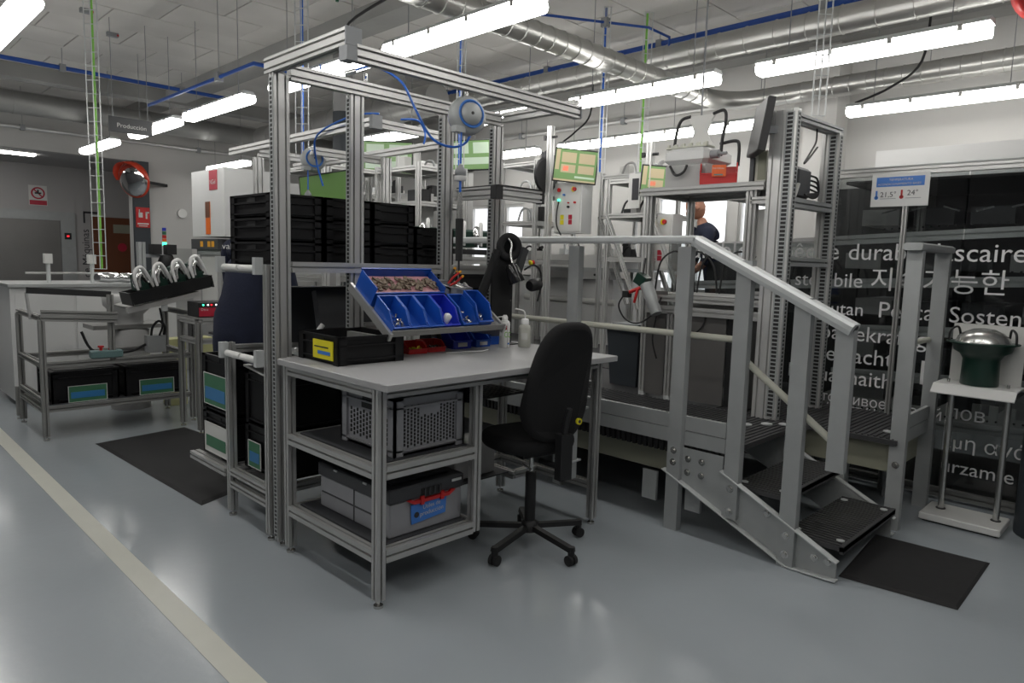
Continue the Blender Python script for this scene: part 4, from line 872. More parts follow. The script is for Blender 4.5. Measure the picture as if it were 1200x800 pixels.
# white machine with red logo
t = thing('moulding_machine', 'tall white machine with red logo panel and amber window strip', 'machine', (4.3, 9.1, 0)); o = (4.3, 9.1, 0); MX = 3.64
MB(o).box(MX, 4.3, 8.6, 9.62, 1.76, 2.60).build('upper_housing', 'machine_white', t); MB(o).box(4.305, 5.2, 8.7, 9.7, 1.2, 2.50).build('rear_housing', 'machine_white', t)
MB(o).box(MX-.03, 4.28, 8.75, 9.6, 1.60, 1.73).build('front_band', 'lid_grey', t, 'dark grey band with yellow warning labels'); MB(o).box(MX+.02, 4.28, 8.8, 9.55, 1.53, 1.60).build('shadow_gap', 'galv', t)
MB(o).box(MX+.04, 4.28, 8.85, 9.5, 0, 1.53).build('lower_body', 'machine_grey', t); MB(o).box(MX+.03, MX+.04, 8.95, 9.42, .9, 1.5).build('lower_panel', 'paper', t)
p = MB(o).box(MX-.006, MX, 8.80, 9.04, 2.34, 2.58).build('logo_panel', 'crimson', t, 'red panel with white letters'); text('NGel', rel((MX-.007, 9.01, 2.41), o), (0, -1, 0), (0, 0, 1), .17, 'paper', p)
MB(o).box(MX-.006, MX, 9.03, 9.17, 1.79, 2.20).build('window_strip', 'amber', t, 'glowing amber window strip'); MB(o).box(MX-.009, MX-.006, 9.03, 9.17, 2.0, 2.20).build('strip_shade', 'wood_door', t)
for y in (9.25, 9.02, 8.9): MB(o).box(MX-.034, MX-.03, y-.04, y+.04, 1.63, 1.70).build('warning_label', 'yellow_orange', t)
t = thing('signal_tower', 'stack light with glowing green lamp beside the machine', 'signal lamp', (3.17, 9.3, 1.5)); o = (3.17, 9.3, 1.5)
MB(o).cyl((3.17, 9.3, 0.0), (3.17, 9.3, 1.62), .018).build('pole', 'cap', t)
for i, mt in enumerate(('led_green', 'orange', 'red', 'pipe_green', 'deep_blue')): MB(o).cyl((3.17, 9.3, 1.63+.045*i), (3.17, 9.3, 1.67+.045*i), .024).build('lamp', mt, t)
t = thing('camera_rig', 'pair of black camera heads on grey posts behind the headlamp tray', 'camera rig', (2.75, 9.0, 1.2)); o = (2.75, 9.0, 1.2)
MB(o).prof((2.80, 9.0, .02), (2.80, 9.0, 1.66), .08, .08).build('post', 'galv', t)
for x in (2.96, 3.13): MB(o).box(x-.06, x+.05, 8.92, 9.05, 1.52, 1.64).build('camera', 'black', t)
MB(o).lathe((3.08, 8.98, 1.33), [(.05, 0), (.10, .1), (.07, .18)], 16).build('dome', 'black', t)
MB(o).box(2.84, 3.15, 8.98, 9.02, 1.48, 1.52).build('bar', 'cap', t)
single(MB().box(3.25, 3.58, 9.5, 9.55, 0, 1.6), 'grey_door_panel', 'machine_grey', 'open grey panel with pale edge beside the white machine', 'panel')

# ================================================================ PEOPLE
def person(name, label, base, joints, bones, tagm, mats, faces_mat, head, loc):
    """joints: {name:(x,y,z,r)}; one skinned surface, then materials by nearest bone"""
    keys = list(joints); idx = {k: i for i, k in enumerate(keys)}
    me = bpy.data.meshes.new(name); me.from_pydata([joints[k][:3] for k in keys], [(idx[a], idx[b]) for a, b in bones], [])
    ob = bpy.data.objects.new(name, me); COL.objects.link(ob)
    md = ob.modifiers.new('s', 'SKIN'); md.use_smooth_shade = True
    sv = me.skin_vertices[0].data
    for i, k in enumerate(keys): r = joints[k][3]; sv[i].radius = (r, r) if not isinstance(r, tuple) else r; sv[i].use_root = (i == 0)
    sb = ob.modifiers.new('u', 'SUBSURF'); sb.levels = sb.render_levels = 2
    dg = bpy.context.evaluated_depsgraph_get(); m2 = bpy.data.meshes.new_from_object(ob.evaluated_get(dg)); bpy.data.objects.remove(ob)
    for mn in mats: m2.materials.append(MT[mn])
    segs = [(Vector(joints[a][:3]), Vector(joints[b][:3]), tagm(a, b)) for a, b in bones]
    for f in m2.polygons:
        f.use_smooth = True; c = f.center; best = 9; mi = 0
        for a, b, q in segs:
            t_ = max(0, min(1, (c-a).dot(b-a)/max((b-a).length_squared, 1e-9))); d = (c-(a+(b-a)*t_)).length
            if d < best: best = d; mi = q
        f.material_index = mi
    root = thing(name, label, 'person', loc)
    o = bpy.data.objects.new('body', m2); COL.objects.link(o); o.parent = root
    return root
def head_mesh(root, c, f, hair='hair', bald=False, skin='skin'):
    """head as one shaped surface; c centre, f = facing direction"""
    c = Vector(c); f = Vector(f).normalized(); u = Vector((0, 0, 1)); u = (u-f*u.dot(f)).normalized(); s = f.cross(u)
    vs = []; fs = []; R, Q = 16, 24
    for i in range(R+1):
        a = -PI/2+PI*i/R
        for k in range(Q):
            b = 2*PI*k/Q; x = math.cos(a)*math.sin(b)*.076; y = math.cos(a)*math.cos(b)*.096; z = math.sin(a)*.118
            if z < 0: x *= 1+z*1.9; y = y*(1+z*.9)+(.012 if y > 0 else 0)
            if y > .05 and abs(x) < .018 and -.03 < z < .02: y += .018*(1-abs(x)/.018)
            if y > .06 and .012 < abs(x) < .045 and .0 < z < .03: y -= .008
            vs.append(c+s*x+f*y+u*z)
    for i in range(R):
        for k in range(Q): a = i*Q+k; b = i*Q+(k+1) % Q; fs.append((a, b, b+Q, a+Q))
    o = root.location; h = MB(o).add(vs, fs, True).build('head', skin, root)
    for q in (-1, 1):
        MB(o).lathe(c+s*q*.03+f*.083+u*.012, [(.001, -.002), (.011, 0), (.008, .006), (.001, .009)], 12, f).build('eye', 'paper', h)
        MB(o).lathe(c+s*q*.073-f*.0-u*.0, [(.012, 0), (.028, .006), (.022, .012), (.008, .012)], 12, s*q-f*.3).build('ear', skin, h)
    MB(o).tube([c+s*-.022+f*.086-u*.052, c+f*.094-u*.05, c+s*.022+f*.086-u*.052], .005).build('mouth', 'crimson', h)
    vs = []; fs = []
    th = .006 if not bald else .002
    for i in range(10):
        a = PI/2-PI*.62*i/9
        for k in range(24):
            b = 2*PI*k/24; lim = 1.0 if math.cos(b) < .2 else max(.3, 1-.75*(math.cos(b)-.2))
            aa = PI/2-(PI/2-a)*lim
            vs.append(c+s*math.cos(aa)*math.sin(b)*(.076+th)+f*math.cos(aa)*math.cos(b)*(.096+th)+u*math.sin(aa)*(.118+th))
    for i in range(9):
        for k in range(24): a = i*24+k; b = i*24+(k+1) % 24; fs.append((a, a+24, b+24, b))
    MB(o).add(vs, fs, True).build('hair', hair, h)
    return h
def hand_bones(J, B, wrist, dirv, palm_n, pre, curl=.5):
    """five separate finger chains from the palm"""
    W = Vector(wrist); d = Vector(dirv).normalized(); n = Vector(palm_n).normalized(); s = d.cross(n).normalized()
    J[pre+'palm'] = (*(W+d*.05), .027); 
    for i, (off, ln) in enumerate(((-.030, .065), (-.011, .075), (.010, .07), (.029, .055))):
        p0 = W+d*.075+s*off; p1 = p0+d*ln*.5-n*.01; p2 = p1+(d*(1-curl)-n*curl).normalized()*ln*.5
        for q, p in enumerate((p0, p1, p2)): J['%sf%d%d' % (pre, i, q)] = (*p, .0085-.001*q)
        B += [(pre+'palm', '%sf%d0' % (pre, i)), ('%sf%d0' % (pre, i), '%sf%d1' % (pre, i)), ('%sf%d1' % (pre, i), '%sf%d2' % (pre, i))]
    p0 = W+d*.03-s*.035; p1 = p0+(d-s*.8).normalized()*.03; p2 = p1+(d-n*.4).normalized()*.028
    for q, p in enumerate((p0, p1, p2)): J['%st%d' % (pre, q)] = (*p, .010-.001*q)
    B += [(pre+'palm', pre+'t0'), (pre+'t0', pre+'t1'), (pre+'t1', pre+'t2')]
def make_body(loc, face, lean, h=1.0, arm=((.30, .12, 1.02), (.30, -.12, 1.02))):
    """joint positions in a frame: f forward, s left; returns world joints"""
    L_ = Vector(loc); f = Vector(face).normalized(); s = Vector((-f.y, f.x, 0))
    def W(a, b, z): return L_+f*a+s*b+Vector((0, 0, z*h))
    J = {}; B = []
    def put(k, a, b, z, r): J[k] = (*W(a, b, z), r)
    put('pelvis', 0, 0, .96, (.155, .125)); put('waist', lean*.25, 0, 1.12, (.145, .115)); put('chest', lean*.7, 0, 1.33, (.175, .135)); put('upchest', lean*.9, 0, 1.43, (.15, .10)); put('neck', lean*1.08, 0, 1.52, .055); put('neckt', lean*1.25, 0, 1.585, .05)
    B += [('pelvis', 'waist'), ('waist', 'chest'), ('chest', 'upchest'), ('upchest', 'neck'), ('neck', 'neckt')]
    for q, sd in enumerate(('l', 'r')):
        g = 1 if q == 0 else -1; tgt = arm[q]
        put(sd+'sh', lean*.85, g*.19, 1.41, .062); hx_, hy_, hz_ = tgt
        ex, ey, ez = lean*.5+hx_*.35, g*.27, (1.41+hz_)/2-.10
        put(sd+'el', ex, ey, ez, .044); put(sd+'wr', hx_, hy_, hz_, .028)
        put(sd+'mid', (ex+hx_)/2, (ey+hy_)/2, (ez+hz_)/2, .038)
        B += [('upchest', sd+'sh'), (sd+'sh', sd+'el'), (sd+'el', sd+'mid'), (sd+'mid', sd+'wr')]
        wv = Vector(J[sd+'wr'][:3]); ev = Vector(J[sd+'mid'][:3]); hand_bones(J, B, wv, wv-ev, (0, 0, 1), sd, .5); B.append((sd+'wr', sd+'palm'))
        put(sd+'hip', 0, g*.10, .88, .10); put(sd+'kn', .03, g*.11, .50, .062); put(sd+'an', -.01, g*.12, .09, .042); put(sd+'toe', .14, g*.13, .045, .035)
        B += [('pelvis', sd+'hip'), (sd+'hip', sd+'kn'), (sd+'kn', sd+'an'), (sd+'an', sd+'toe')]
    return J, B, W
def tagm(a, b):
    if a in ('neck', 'neckt') or b in ('neckt',): return 1
    if a.startswith(('lel', 'rel', 'lmid', 'rmid', 'lwr', 'rwr', 'lpalm', 'rpalm', 'lf', 'rf', 'lt', 'rt')): return 1
    if a in ('lan', 'ran'): return 2
    return 0
PL = Vector((2.10, 4.75, 0)); fc = Vector((.88, .47, 0))
J, B, W = make_body(PL, fc, .18, 1.0, ((.50, .10, 1.00), (.22, -.30, 1.06)))
J = {k: (v[0]-PL.x, v[1]-PL.y, v[2], v[3]) for k, v in J.items()}
pr_ = person('person', 'person in navy work shirt and trousers leaning over a station behind the bench', None, J, B, tagm, ['navy', 'skin', 'rubber'], None, None, PL)
hc = W(.33, 0, 1.64); head_mesh(pr_, hc, fc+Vector((0, 0, -.55)))
fn = fc.normalized(); sd_ = Vector((fn.y, -fn.x, 0)); text('valeora', rel(PL+fn*.13+Vector((-.41, -.91, 0))*.17-Vector((.91, -.41, 0))*.17+Vector((0, 0, 1.40)), PL), (.91, -.41, 0), (0, 0, 1), .15, 'paper', pr_, name='shirt_print')
pr_.scale = (1.13, 1.13, 1.13)
PL = Vector((6.25, 3.38, .55)); fc = Vector((-.5, .6, 0))
J, B, W = make_body(PL, fc, .16, .98, ((.30, .18, 1.0), (.32, -.10, 1.02)))
J = {k: (v[0]-PL.x, v[1]-PL.y, v[2]-PL.z, v[3]) for k, v in J.items()}
p2 = person('person', 'bald person in dark blue shirt behind the profile frame on the platform', None, J, B, tagm, ['navy', 'skin', 'rubber'], None, None, PL)
head_mesh(p2, W(.25, 0, 1.68), fc+Vector((0, 0, -.5)), 'skin', True); p2.scale = (.95, .95, .95)

# ================================================================ PLATFORM, STAIRS, HANDRAILS
ZP = .55; XP = 3.54
PO = (XP, 2.0, 0)
plat = thing('platform', 'raised grey grating platform with aluminium kick boards and stairs', 'platform', PO)
def pp(name, mt, label=None, parent=None, kind=None): pass
m = MB(PO).box(XP+.03, 5.36, 1.76, 9.0, ZP-.03, ZP-.001); m.build('deck', 'tread', plat, 'dark ribbed deck')
MB(PO).box(4.50, 5.36, 1.20, 1.755, ZP-.03, ZP-.001).build('deck', 'tread', plat)
MB(PO).box(5.40, 7.6, 2.2, 9.0, ZP-.03, ZP-.001).build('deck', 'tread', plat)
m = MB(PO)
for i in range(90): y = 1.78+i*.035; m.box(XP+.03, 4.48, y, y+.012, ZP-.001, ZP+.005)
for i in range(34): y = 1.22+i*.035; m.box(4.52, 5.34, y, y+.012, ZP-.001, ZP+.005)
m.build('grating_bars', 'tread', plat, kind='stuff')
for z0, z1 in ((.515, .598), (.602, .685)):
    MB(PO).box(XP, XP+.028, 1.80, 8.0, z0, z1).build('kick_board', 'galv', plat)
    MB(PO).box(4.58, 5.15, 1.19, 1.212, z0, z1).build('kick_board', 'galv', plat)
m = MB(PO)
for i in range(150): y = 1.8+i*.04; m.box(XP+.005, XP+.03, y, y+.022, .45, .512)
m.box(XP+.02, XP+.04, 1.8, 8, .47, .515); m.build('toothed_edge', 'black', plat, kind='stuff')
MB(PO).box(XP+.10, XP+.16, 1.8, 8.0, .30, .45).build('beam', 'cream_dark', plat, 'cream painted carrying beam'); MB(PO).box(4.56, 4.62, 1.24, 3.0, .34, .515).build('beam', 'cream_dark', plat); MB(PO).box(4.62, 5.3, 1.24, 1.30, .34, .515).build('beam', 'cream_dark', plat)
for x, y in ((XP+.13, 3.1), (XP+.13, 5.0), (5.2, 1.4), (5.2, 3.2), (4.64, 1.55)): MB(PO).box(x-.04, x+.04, y-.04, y+.04, 0, .40 if y != 3.1 else .30).build('support_post', 'galv', plat)
for y in (2.0, 2.3):
    b = MB(PO).box(XP+.03, XP+.05, y-.05, y+.05, .12, .30).build('base_bracket', 'galv', plat)
# channel posts: U section, open side to the platform
def post(x, y, z0, z1, bolts=(), w=.085, d=.05, parent=plat, o=PO, name='handrail_post', ax='y'):
    m = MB(o); t = .006
    if ax == 'y': m.prism([(-w/2, 0), (w/2, 0), (w/2, d), (w/2-t, d), (w/2-t, t), (-w/2+t, t), (-w/2+t, d), (-w/2, d)], (x, y, z0), (x, y, z1), (1, 0, 0))
    else: m.prism([(-w/2, 0), (w/2, 0), (w/2, d), (w/2-t, d), (w/2-t, t), (-w/2+t, t), (-w/2+t, d), (-w/2, d)], (x, y, z0), (x, y, z1), (0, 1, 0))
    p = m.build(name, 'galv', parent)
    for z in bolts:
        MB(o).cyl((x, y, z), (x-.003, y, z), .021, n=16).cyl((x-.003, y, z), (x-.012, y, z), .012, n=6).build('bolt', 'steel', p)
    return p
post(3.50, 2.91, .45, 1.66); post(3.50, 2.10, 0, 1.66, (.48, .41)); post(3.50, 1.735, .17, 1.59, (.34, .21)); post(3.50, 1.41, .0, 1.41, (.17, .07)); post(3.50, 1.20, .56, 1.29)
post(4.52, 1.20, 0, 1.68, (.4,)); post(5.12, 1.20, 0, 1.68, ())
RP = [(-.045, -.022), (.045, -.022), (.05, -.01), (.05, .012), (.036, .022), (-.036, .022), (-.05, .012), (-.05, -.01)]
rl = MB(PO).prism(RP, (3.515, 2.02, 1.70), (3.515, 8.0, 1.70)).build('top_handrail', 'galv_light', plat)
MB(PO).prism([(-.045, -.032), (.045, -.032), (.05, -.01), (.05, .012), (.036, .026), (-.036, .026), (-.05, .012), (-.05, -.01)], (3.515, 2.03, 1.696), (3.515, 1.16, 1.272)).build('top_handrail', 'galv_light', plat, 'sloping handrail along the stairs'); MB(PO).cyl((3.515, 1.158, 1.271), (3.515, 1.156, 1.27), .02).build('open_end', 'dark_void', plat)
MB(PO).prism(RP, (4.47, 1.20, 1.70), (5.20, 1.20, 1.70)).build('top_handrail', 'galv', plat)
MB(PO).cyl((3.56, 1.76, 1.158), (3.56, 7.0, 1.158), .019, n=14).build('mid_rail', 'cream', plat, 'cream round middle rail'); MB(PO).cyl((3.56, 1.74, 1.06), (3.56, 1.20, .67), .019, n=14).build('mid_rail', 'cream', plat); MB(PO).cyl((3.56, 1.24, .699), (3.56, 1.20, .67), .021, n=14).build('rail_cap', 'paper', plat)
MB(PO).cyl((4.55, 1.23, 1.12), (5.10, 1.23, 1.12), .017, n=12).build('mid_rail', 'cream', plat)
# stringers (channel section plates with flanges) and treads
for x, s in ((3.53, 1), (4.40, -1)):
    top = [(2.16, .50), (1.80, .50), (1.80, .42), (1.16, .10), (1.16, .0), (1.42, .0), (2.16, .36)]
    m = MB(PO); n = len(top); x1 = x+.008*s
    m.add([(x, y, z) for y, z in top]+[(x1, y, z) for y, z in top], [tuple(range(n)), tuple(range(2*n-1, n-1, -1))]+[(i, i+n, (i+1) % n+n, (i+1) % n) for i in range(n)])
    st = m.build('stair_stringer', 'galv', plat)
    for (ya, za), (yb, zb_) in (((1.80, .425), (1.15, .10)), ((2.17, .355), (1.40, -.0)), ((1.42, .006), (1.15, .006))):
        MB(PO).bar((x-.018*s, ya, za), (x-.018*s, yb, zb_+.006), .045, .006).build('flange', 'galv_light', st)
    if s > 0:
        for y, z in ((2.02, .44), (1.93, .44), (2.02, .36), (1.93, .36), (1.27, .09), (1.20, .09), (1.53, .25)): MB(PO).cyl((x, y, z), (x-.004, y, z), .02, n=14).cyl((x-.004, y, z), (x-.012, y, z), .012, n=6).build('bolt', 'steel', st)
for k, (z, y0) in enumerate(((.36, 1.45), (.18, 1.14))):
    tr = MB(PO).box(3.55, 4.38, y0, y0+.30, z-.028, z-.005).box(3.55, 4.38, y0, y0+.02, z-.04, z).build('stair_tread', 'tread', plat, 'black ribbed stair tread')
    m = MB(PO)
    for i in range(24): x = 3.56+i*.0345; m.box(x, x+.016, y0+.02, y0+.295, z-.005, z+.002)
    m.build('tread_ribs', 'tread', tr, kind='stuff')
    for x in (3.62, 4.30):
        for yy in (y0+.04, y0+.26): MB(PO).cyl((x, yy, z+.001), (x, yy, z+.006), .02, n=12).build('fixing_disc', 'galv_light', tr)
for x, y in ((4.16, 1.98), (4.28, 1.90), (4.36, 1.82), (4.7, 1.30)): MB(PO).cyl((x, y, ZP+.005), (x, y, ZP+.011), .035, n=16).build('fixing_disc', 'galv_light', plat)

# ================================================================ MATS
def mat_(label, pts, h=.012):
    n = len(pts); cx = sum(p[0] for p in pts)/n; cy = sum(p[1] for p in pts)/n
    m = MB(); ins = [(cx+(x-cx)*.93, cy+(y-cy)*.95) for x, y in pts]
    m.add([(x, y, .002) for x, y in pts]+[(x, y, h) for x, y in ins], [(0, 3, 2, 1), (4, 5, 6, 7)]+[(i, (i+1) % 4, (i+1) % 4+4, i+4) for i in range(4)])
    single(m, 'floor_mat', 'rubber', label, 'mat')
mat_('black anti-fatigue mat on the floor left of the bench', [(1.54, 6.2), (1.54, 4.23), (2.28, 4.58), (2.28, 6.35)] and [(1.54, 6.2), (1.62, 4.25), (2.45, 4.62), (2.28, 6.33)])
mat_('black mat at the foot of the stairs', [(3.60, 1.17), (3.655, .655), (4.40, .665), (4.36, 1.23)])

# ================================================================ PROFILE TOWER, MACHINE FRAME ON THE PLATFORM
AO = (4.46, 1.97, ZP)
tw = thing('profile_tower', 'tall aluminium profile tower with slotted strips on the platform', 'frame', AO)
def up2(x, y, z0, z1, h, n):
    l = MB(AO).prof((x, y, z0), (x, y, z1), .06, h, 1, n, (0, 1, 0)).build('upright', 'alu_light', tw)
    for q, nm in (((-.0305, -h/2+.042, 0), (-1, 0, 0)), ((0, -h/2-.0005, 0), (0, -1, 0))):
        slotstrip(AO, Vector((x, y, z0+.02))+Vector(q), Vector((x, y, z1-.02))+Vector(q), nm, .055 if nm[0] else .045, .026).build('slotted_strip', ['galv', 'dark_void'], l)
    return l
up2(4.47, 2.0, ZP+.001, 2.56, .17, 3); up2(5.12, 1.945, ZP+.001, 2.50, .12, 2)
MB(AO).prof((4.51, 1.965, 2.515), (5.16, 1.93, 2.515), .09, .045, 2, 1).build('top_beam', 'galv', tw)
for z in (1.98, 1.60): MB(AO).prof((4.51, 1.965, z), (5.08, 1.93, z), .07, .06).build('cross_beam', 'galv', tw)
MB(AO).box(4.52, 5.08, 1.95, 2.4, 2.012, 2.02).build('device_shelf', 'alu_dark', tw)
MB(AO).tube([(4.85, 1.95, 2.49), (4.80, 1.93, 2.40), (4.70, 1.92, 2.32), (4.56, 1.90, 2.23), (4.62, 1.90, 2.26), (4.78, 1.91, 2.36)], .006).build('loop_strap', 'black', tw)
c = (4.80, 2.1, 2.021); t = thing('scanner_device', 'black device with tangled cables on the tower shelf', 'device', c)
MB(c).rbox(4.72, 4.95, 2.0, 2.25, 2.03, 2.24, .02).build('case', 'lid_grey', t); MB(c).box(4.60, 4.66, 2.02, 2.2, 2.021, 2.22).build('side_unit', 'machine_grey', t); MB(c).box(4.665, 4.69, 2.02, 2.05, 2.17, 2.21).build('green_mark', 'lime', t)
for k in range(4): MB(c).tube([(4.95, 2.02, 2.20-.03*k), (5.02, 1.99, 2.18-.03*k), (5.03, 1.98, 2.08), (4.92, 1.97, 2.04+.01*k), (4.75, 1.96, 2.05)], .007).build('cable', 'black', t)
MB(c).cyl((4.66, 1.99, 2.03), (4.70, 1.985, 2.12), .012).build('white_connector', 'paper', t)
c = (4.40, 2.1, 2.30); t = thing('wall_screen', 'dark screen seen edge-on, mounted beside the profile tower', 'screen', c)
R_ = Matrix.Rotation(math.radians(128), 3, 'Z') @ Matrix.Rotation(math.radians(-8), 3, 'Y')
MB(c).cb((4.40, 2.13, 2.45), (.045, .34, .33), R_).build('housing', 'black', t); MB(c).cb(Vector((4.40, 2.13, 2.45))+R_ @ Vector((.024, 0, 0)), (.004, .33, .32), R_).build('glass_front', 'black', t)
MB(c).bar((4.43, 2.12, 2.44), (4.46, 2.04, 2.44), .05, .05).build('bracket', 'cap', t)
# machine frame
FO = (4.75, 2.6, ZP)
mf = thing('machine_cell', 'aluminium machine table with grey metal panels and upper shelf on the platform', 'machine frame', FO)
def fp(n, p0, p1, w=.045, h=.045, nw=1, nh=1, mt='alu'): return MB(FO).prof(p0, p1, w, h, nw, nh).build(n, mt, mf)
for x in (4.52, 5.1):
    for y in (2.20, 3.02): fp('upright', (x, y, ZP+.03), (x, y, 2.07)); 
for y in (2.78,): fp('upright', (4.50, y, ZP+.03), (4.50, y, 1.21))
for x, y in ((4.5, 2.78), (4.52, 2.2), (4.52, 3.02)): MB(FO).cyl((x, y, ZP+.001), (x, y, ZP+.03), .03, n=14).build('foot', 'galv_light', mf)
for z, h in ((1.31, .045), (1.225, .06)):
    fp('side_rail', (4.50, 2.03, z), (4.50, 3.0, z), .045, h); fp('side_rail', (5.1, 2.23, z), (5.1, 3.0, z), .045, h)
fp('cross_rail', (4.54, 2.2, 1.31), (5.08, 2.2, 1.31)); fp('cross_rail', (4.54, 3.02, 1.31), (5.08, 3.02, 1.31))
MB(FO).box(4.53, 5.08, 2.06, 3.0, 1.335, 1.343).build('table_top', 'alu_dark', mf)
for z in (2.093,):
    fp('side_rail', (4.50, 2.12, z), (4.50, 3.10, z), .05, .05); fp('side_rail', (5.1, 2.12, z), (5.1, 3.10, z)); fp('cross_rail', (4.52, 3.05, z), (5.08, 3.05, z)); fp('cross_rail', (4.52, 2.14, z), (5.08, 2.14, z))
MB(FO).box(4.49, 5.12, 2.12, 3.08, 2.119, 2.127).build('upper_shelf', 'machine_grey', mf)
MB(FO).box(4.505, 4.515, 2.34, 2.76, ZP+.02, 1.19).build('front_panel', 'panel_metal', mf, 'large grey metal panel'); MB(FO).box(4.505, 4.515, 2.83, 3.0, ZP+.02, 1.36).build('front_panel', 'panel_metal', mf); MB(FO).box(4.52, 4.53, 2.25, 2.335, ZP+.02, 1.2).build('side_panel', 'black', mf)
MB(FO).box(4.52, 5.1, 2.17, 2.18, ZP+.02, 1.19).build('end_panel', 'panel_metal', mf)
MB(FO).tube([(4.50, 2.70, 1.19), (4.48, 2.66, 1.10), (4.48, 2.58, 1.07), (4.49, 2.52, 1.12), (4.50, 2.50, 1.19)], .006).build('cable', 'black', mf)
MB(FO).tube([(4.49, 2.90, 1.19), (4.475, 2.92, 1.0), (4.48, 2.88, .85)], .006).build('cable', 'black', mf)
# small door frame with white panel
for y in (2.05, 2.15): pass
d = fp('door_post', (4.50, 2.22, 1.36), (4.50, 2.22, 2.06)); fp('door_post', (4.50, 2.07, 1.36), (4.50, 2.07, 2.06)); fp('door_rail', (4.50, 2.08, 2.0), (4.50, 2.21, 2.0)); fp('door_rail', (4.50, 2.08, 1.37), (4.50, 2.21, 1.37))
MB(FO).box(4.60, 4.61, 2.0, 2.24, 1.46, 1.95).build('white_panel', 'paper', mf, 'off-white panel')
for k in range(5):
    y0 = 3.0-.18*k; m = MB(FO); m.tube([(4.6, y0, 1.36), (4.6, y0-.04, 1.58+.02*(k % 2)), (4.62, y0-.16, 1.66), (4.64, y0-.28, 1.56), (4.64, y0-.32, 1.36)], .007); m.build('arched_cable', 'black', mf)
# robot box, red bin, grey box on upper shelf
c = (4.78, 2.80, 2.128); t = thing('wrapping_unit', 'white painted metal device with tubular black handles on the upper shelf', 'machine', c)
MB(c).rbox(4.62, 4.98, 2.63, 2.98, 2.128, 2.30, .01).build('base_box', 'machine_grey', t); MB(c).rbox(4.60, 4.99, 2.62, 2.99, 2.30, 2.42, .03).build('top_cover', 'machine_white', t)
m = MB(c)
for i in range(16): m.cyl((4.64+.02*(i % 3), 2.65+.021*i, 2.42), (4.64+.02*(i % 3), 2.65+.021*i, 2.452), .012)
m.box(4.62, 4.74, 2.64, 2.98, 2.42, 2.43); m.build('lug_row', 'cream', t, kind='stuff')
yc = 2.80
m = MB(c); prf = [(.13, 2.43), (.075, 2.50), (.055, 2.56), (.09, 2.64), (.115, 2.68)]
vs = [(4.80, yc-a, z) for a, z in prf]+[(4.80, yc+a, z) for a, z in reversed(prf)]; n = len(vs)
m.add(vs+[(4.815, y, z) for x, y, z in vs], [tuple(range(n)), tuple(range(2*n-1, n-1, -1))]+[(i, i+n, (i+1) % n+n, (i+1) % n) for i in range(n)]); m.build('waisted_plate', 'paper', t)
MB(c).tube([(4.78, 3.01, 2.44), (4.78, 2.99, 2.58), (4.79, 2.96, 2.66), (4.80, 2.89, 2.68)], .012).build('tubular_handle', 'black', t); MB(c).tube([(4.80, 2.70, 2.68), (4.79, 2.61, 2.69), (4.78, 2.585, 2.62), (4.77, 2.60, 2.48), (4.76, 2.60, 2.36)], .012).build('tubular_handle', 'black', t)
MB(c).tube([(4.78, 2.62, 2.45), (4.78, 2.50, 2.46), (4.78, 2.47, 2.42), (4.78, 2.47, 2.28)], .012).build('tubular_handle', 'black', t)
MB(c).cyl((4.66, 2.63, 2.36), (4.66, 2.56, 2.36), .03).cyl((4.66, 2.56, 2.36), (4.66, 2.50, 2.36), .012).build('chuck', 'cap', t); MB(c).tube([(4.595, 2.92, 2.29), (4.58, 2.86, 2.22), (4.59, 2.80, 2.24), (4.60, 2.78, 2.29)], .010).build('front_hook', 'black', t)
MB(c).cyl((4.80, 2.80, 2.68), (4.80, 2.80, 4.1), .007, n=6).build('hanging_rod', 'cap', t)
b = bin_('red_bin', 'large ribbed red plastic bin with orange label on the upper shelf', (4.56, 2.50, 2.128), (.25, .36, .17), 'red', (0, 0, math.radians(-62)))
for i in range(8): MB().box(.1251, .129, .06+.03*i, .068+.03*i, .02, .125).box(-.129, -.1251, .06+.03*i, .068+.03*i, .02, .15).build('side_rib', 'red', b)
cd = MB().box(-.045, .05, -.018, -.014, .055, .135).build('orange_card', 'orange', b); text('MATERIAL', (-.04, -.0185, .105), (1, 0, 0), (0, 0, 1), .08, 'paper', cd); MB().box(-.03, .03, -.0195, -.018, .062, .072).build('printed_strip', 'teal_grey', cd)
c = (4.62, 2.2, 2.128); t = thing('speaker_box', 'beige box with mesh front between red bin and profile tower', 'box', c)
MB(c).box(4.54, 4.70, 2.14, 2.22, 2.128, 2.33).build('case', 'cream', t); MB(c).box(4.536, 4.54, 2.145, 2.2, 2.14, 2.32).build('mesh_front', 'cream_dark', t); MB(c).box(4.52, 4.56, 2.222, 2.25, 2.128, 2.29).build('dark_side', 'lid_grey', t)
# torch gun at the left end of the table
c = (4.3, 2.9, 1.35); t = thing('hot_air_gun', 'grey hot air gun with red lever and black cable hanging by the machine frame', 'tool', (4.38, 2.92, 1.35)); o = t.location
MB(o).cyl((4.36, 2.92, 1.41), (4.33, 2.80, 1.20), .05, .042, n=20).build('barrel', 'galv', t); MB(o).cb((4.38, 2.97, 1.44), (.08, .09, .08), Matrix.Rotation(.5, 3, 'X')).build('head', 'green_dark', t)
MB(o).tube([(4.36, 2.94, 1.39), (4.34, 3.02, 1.36), (4.33, 3.06, 1.34)], .014).build('lever', 'red', t); MB(o).tube([(4.34, 2.98, 1.37), (4.33, 2.99, 1.31), (4.33, 3.0, 1.27)], .010).build('trigger', 'red', t); MB(o).cb((4.33, 3.07, 1.33), (.05, .05, .05)).build('grip_end', 'black', t)
MB(o).tube([(4.33, 3.09, 1.33), (4.33, 3.14, 1.24), (4.34, 3.08, 1.14), (4.34, 2.96, 1.12), (4.34, 2.84, 1.20), (4.35, 2.78, 1.32)], .006).build('cable', 'black', t)
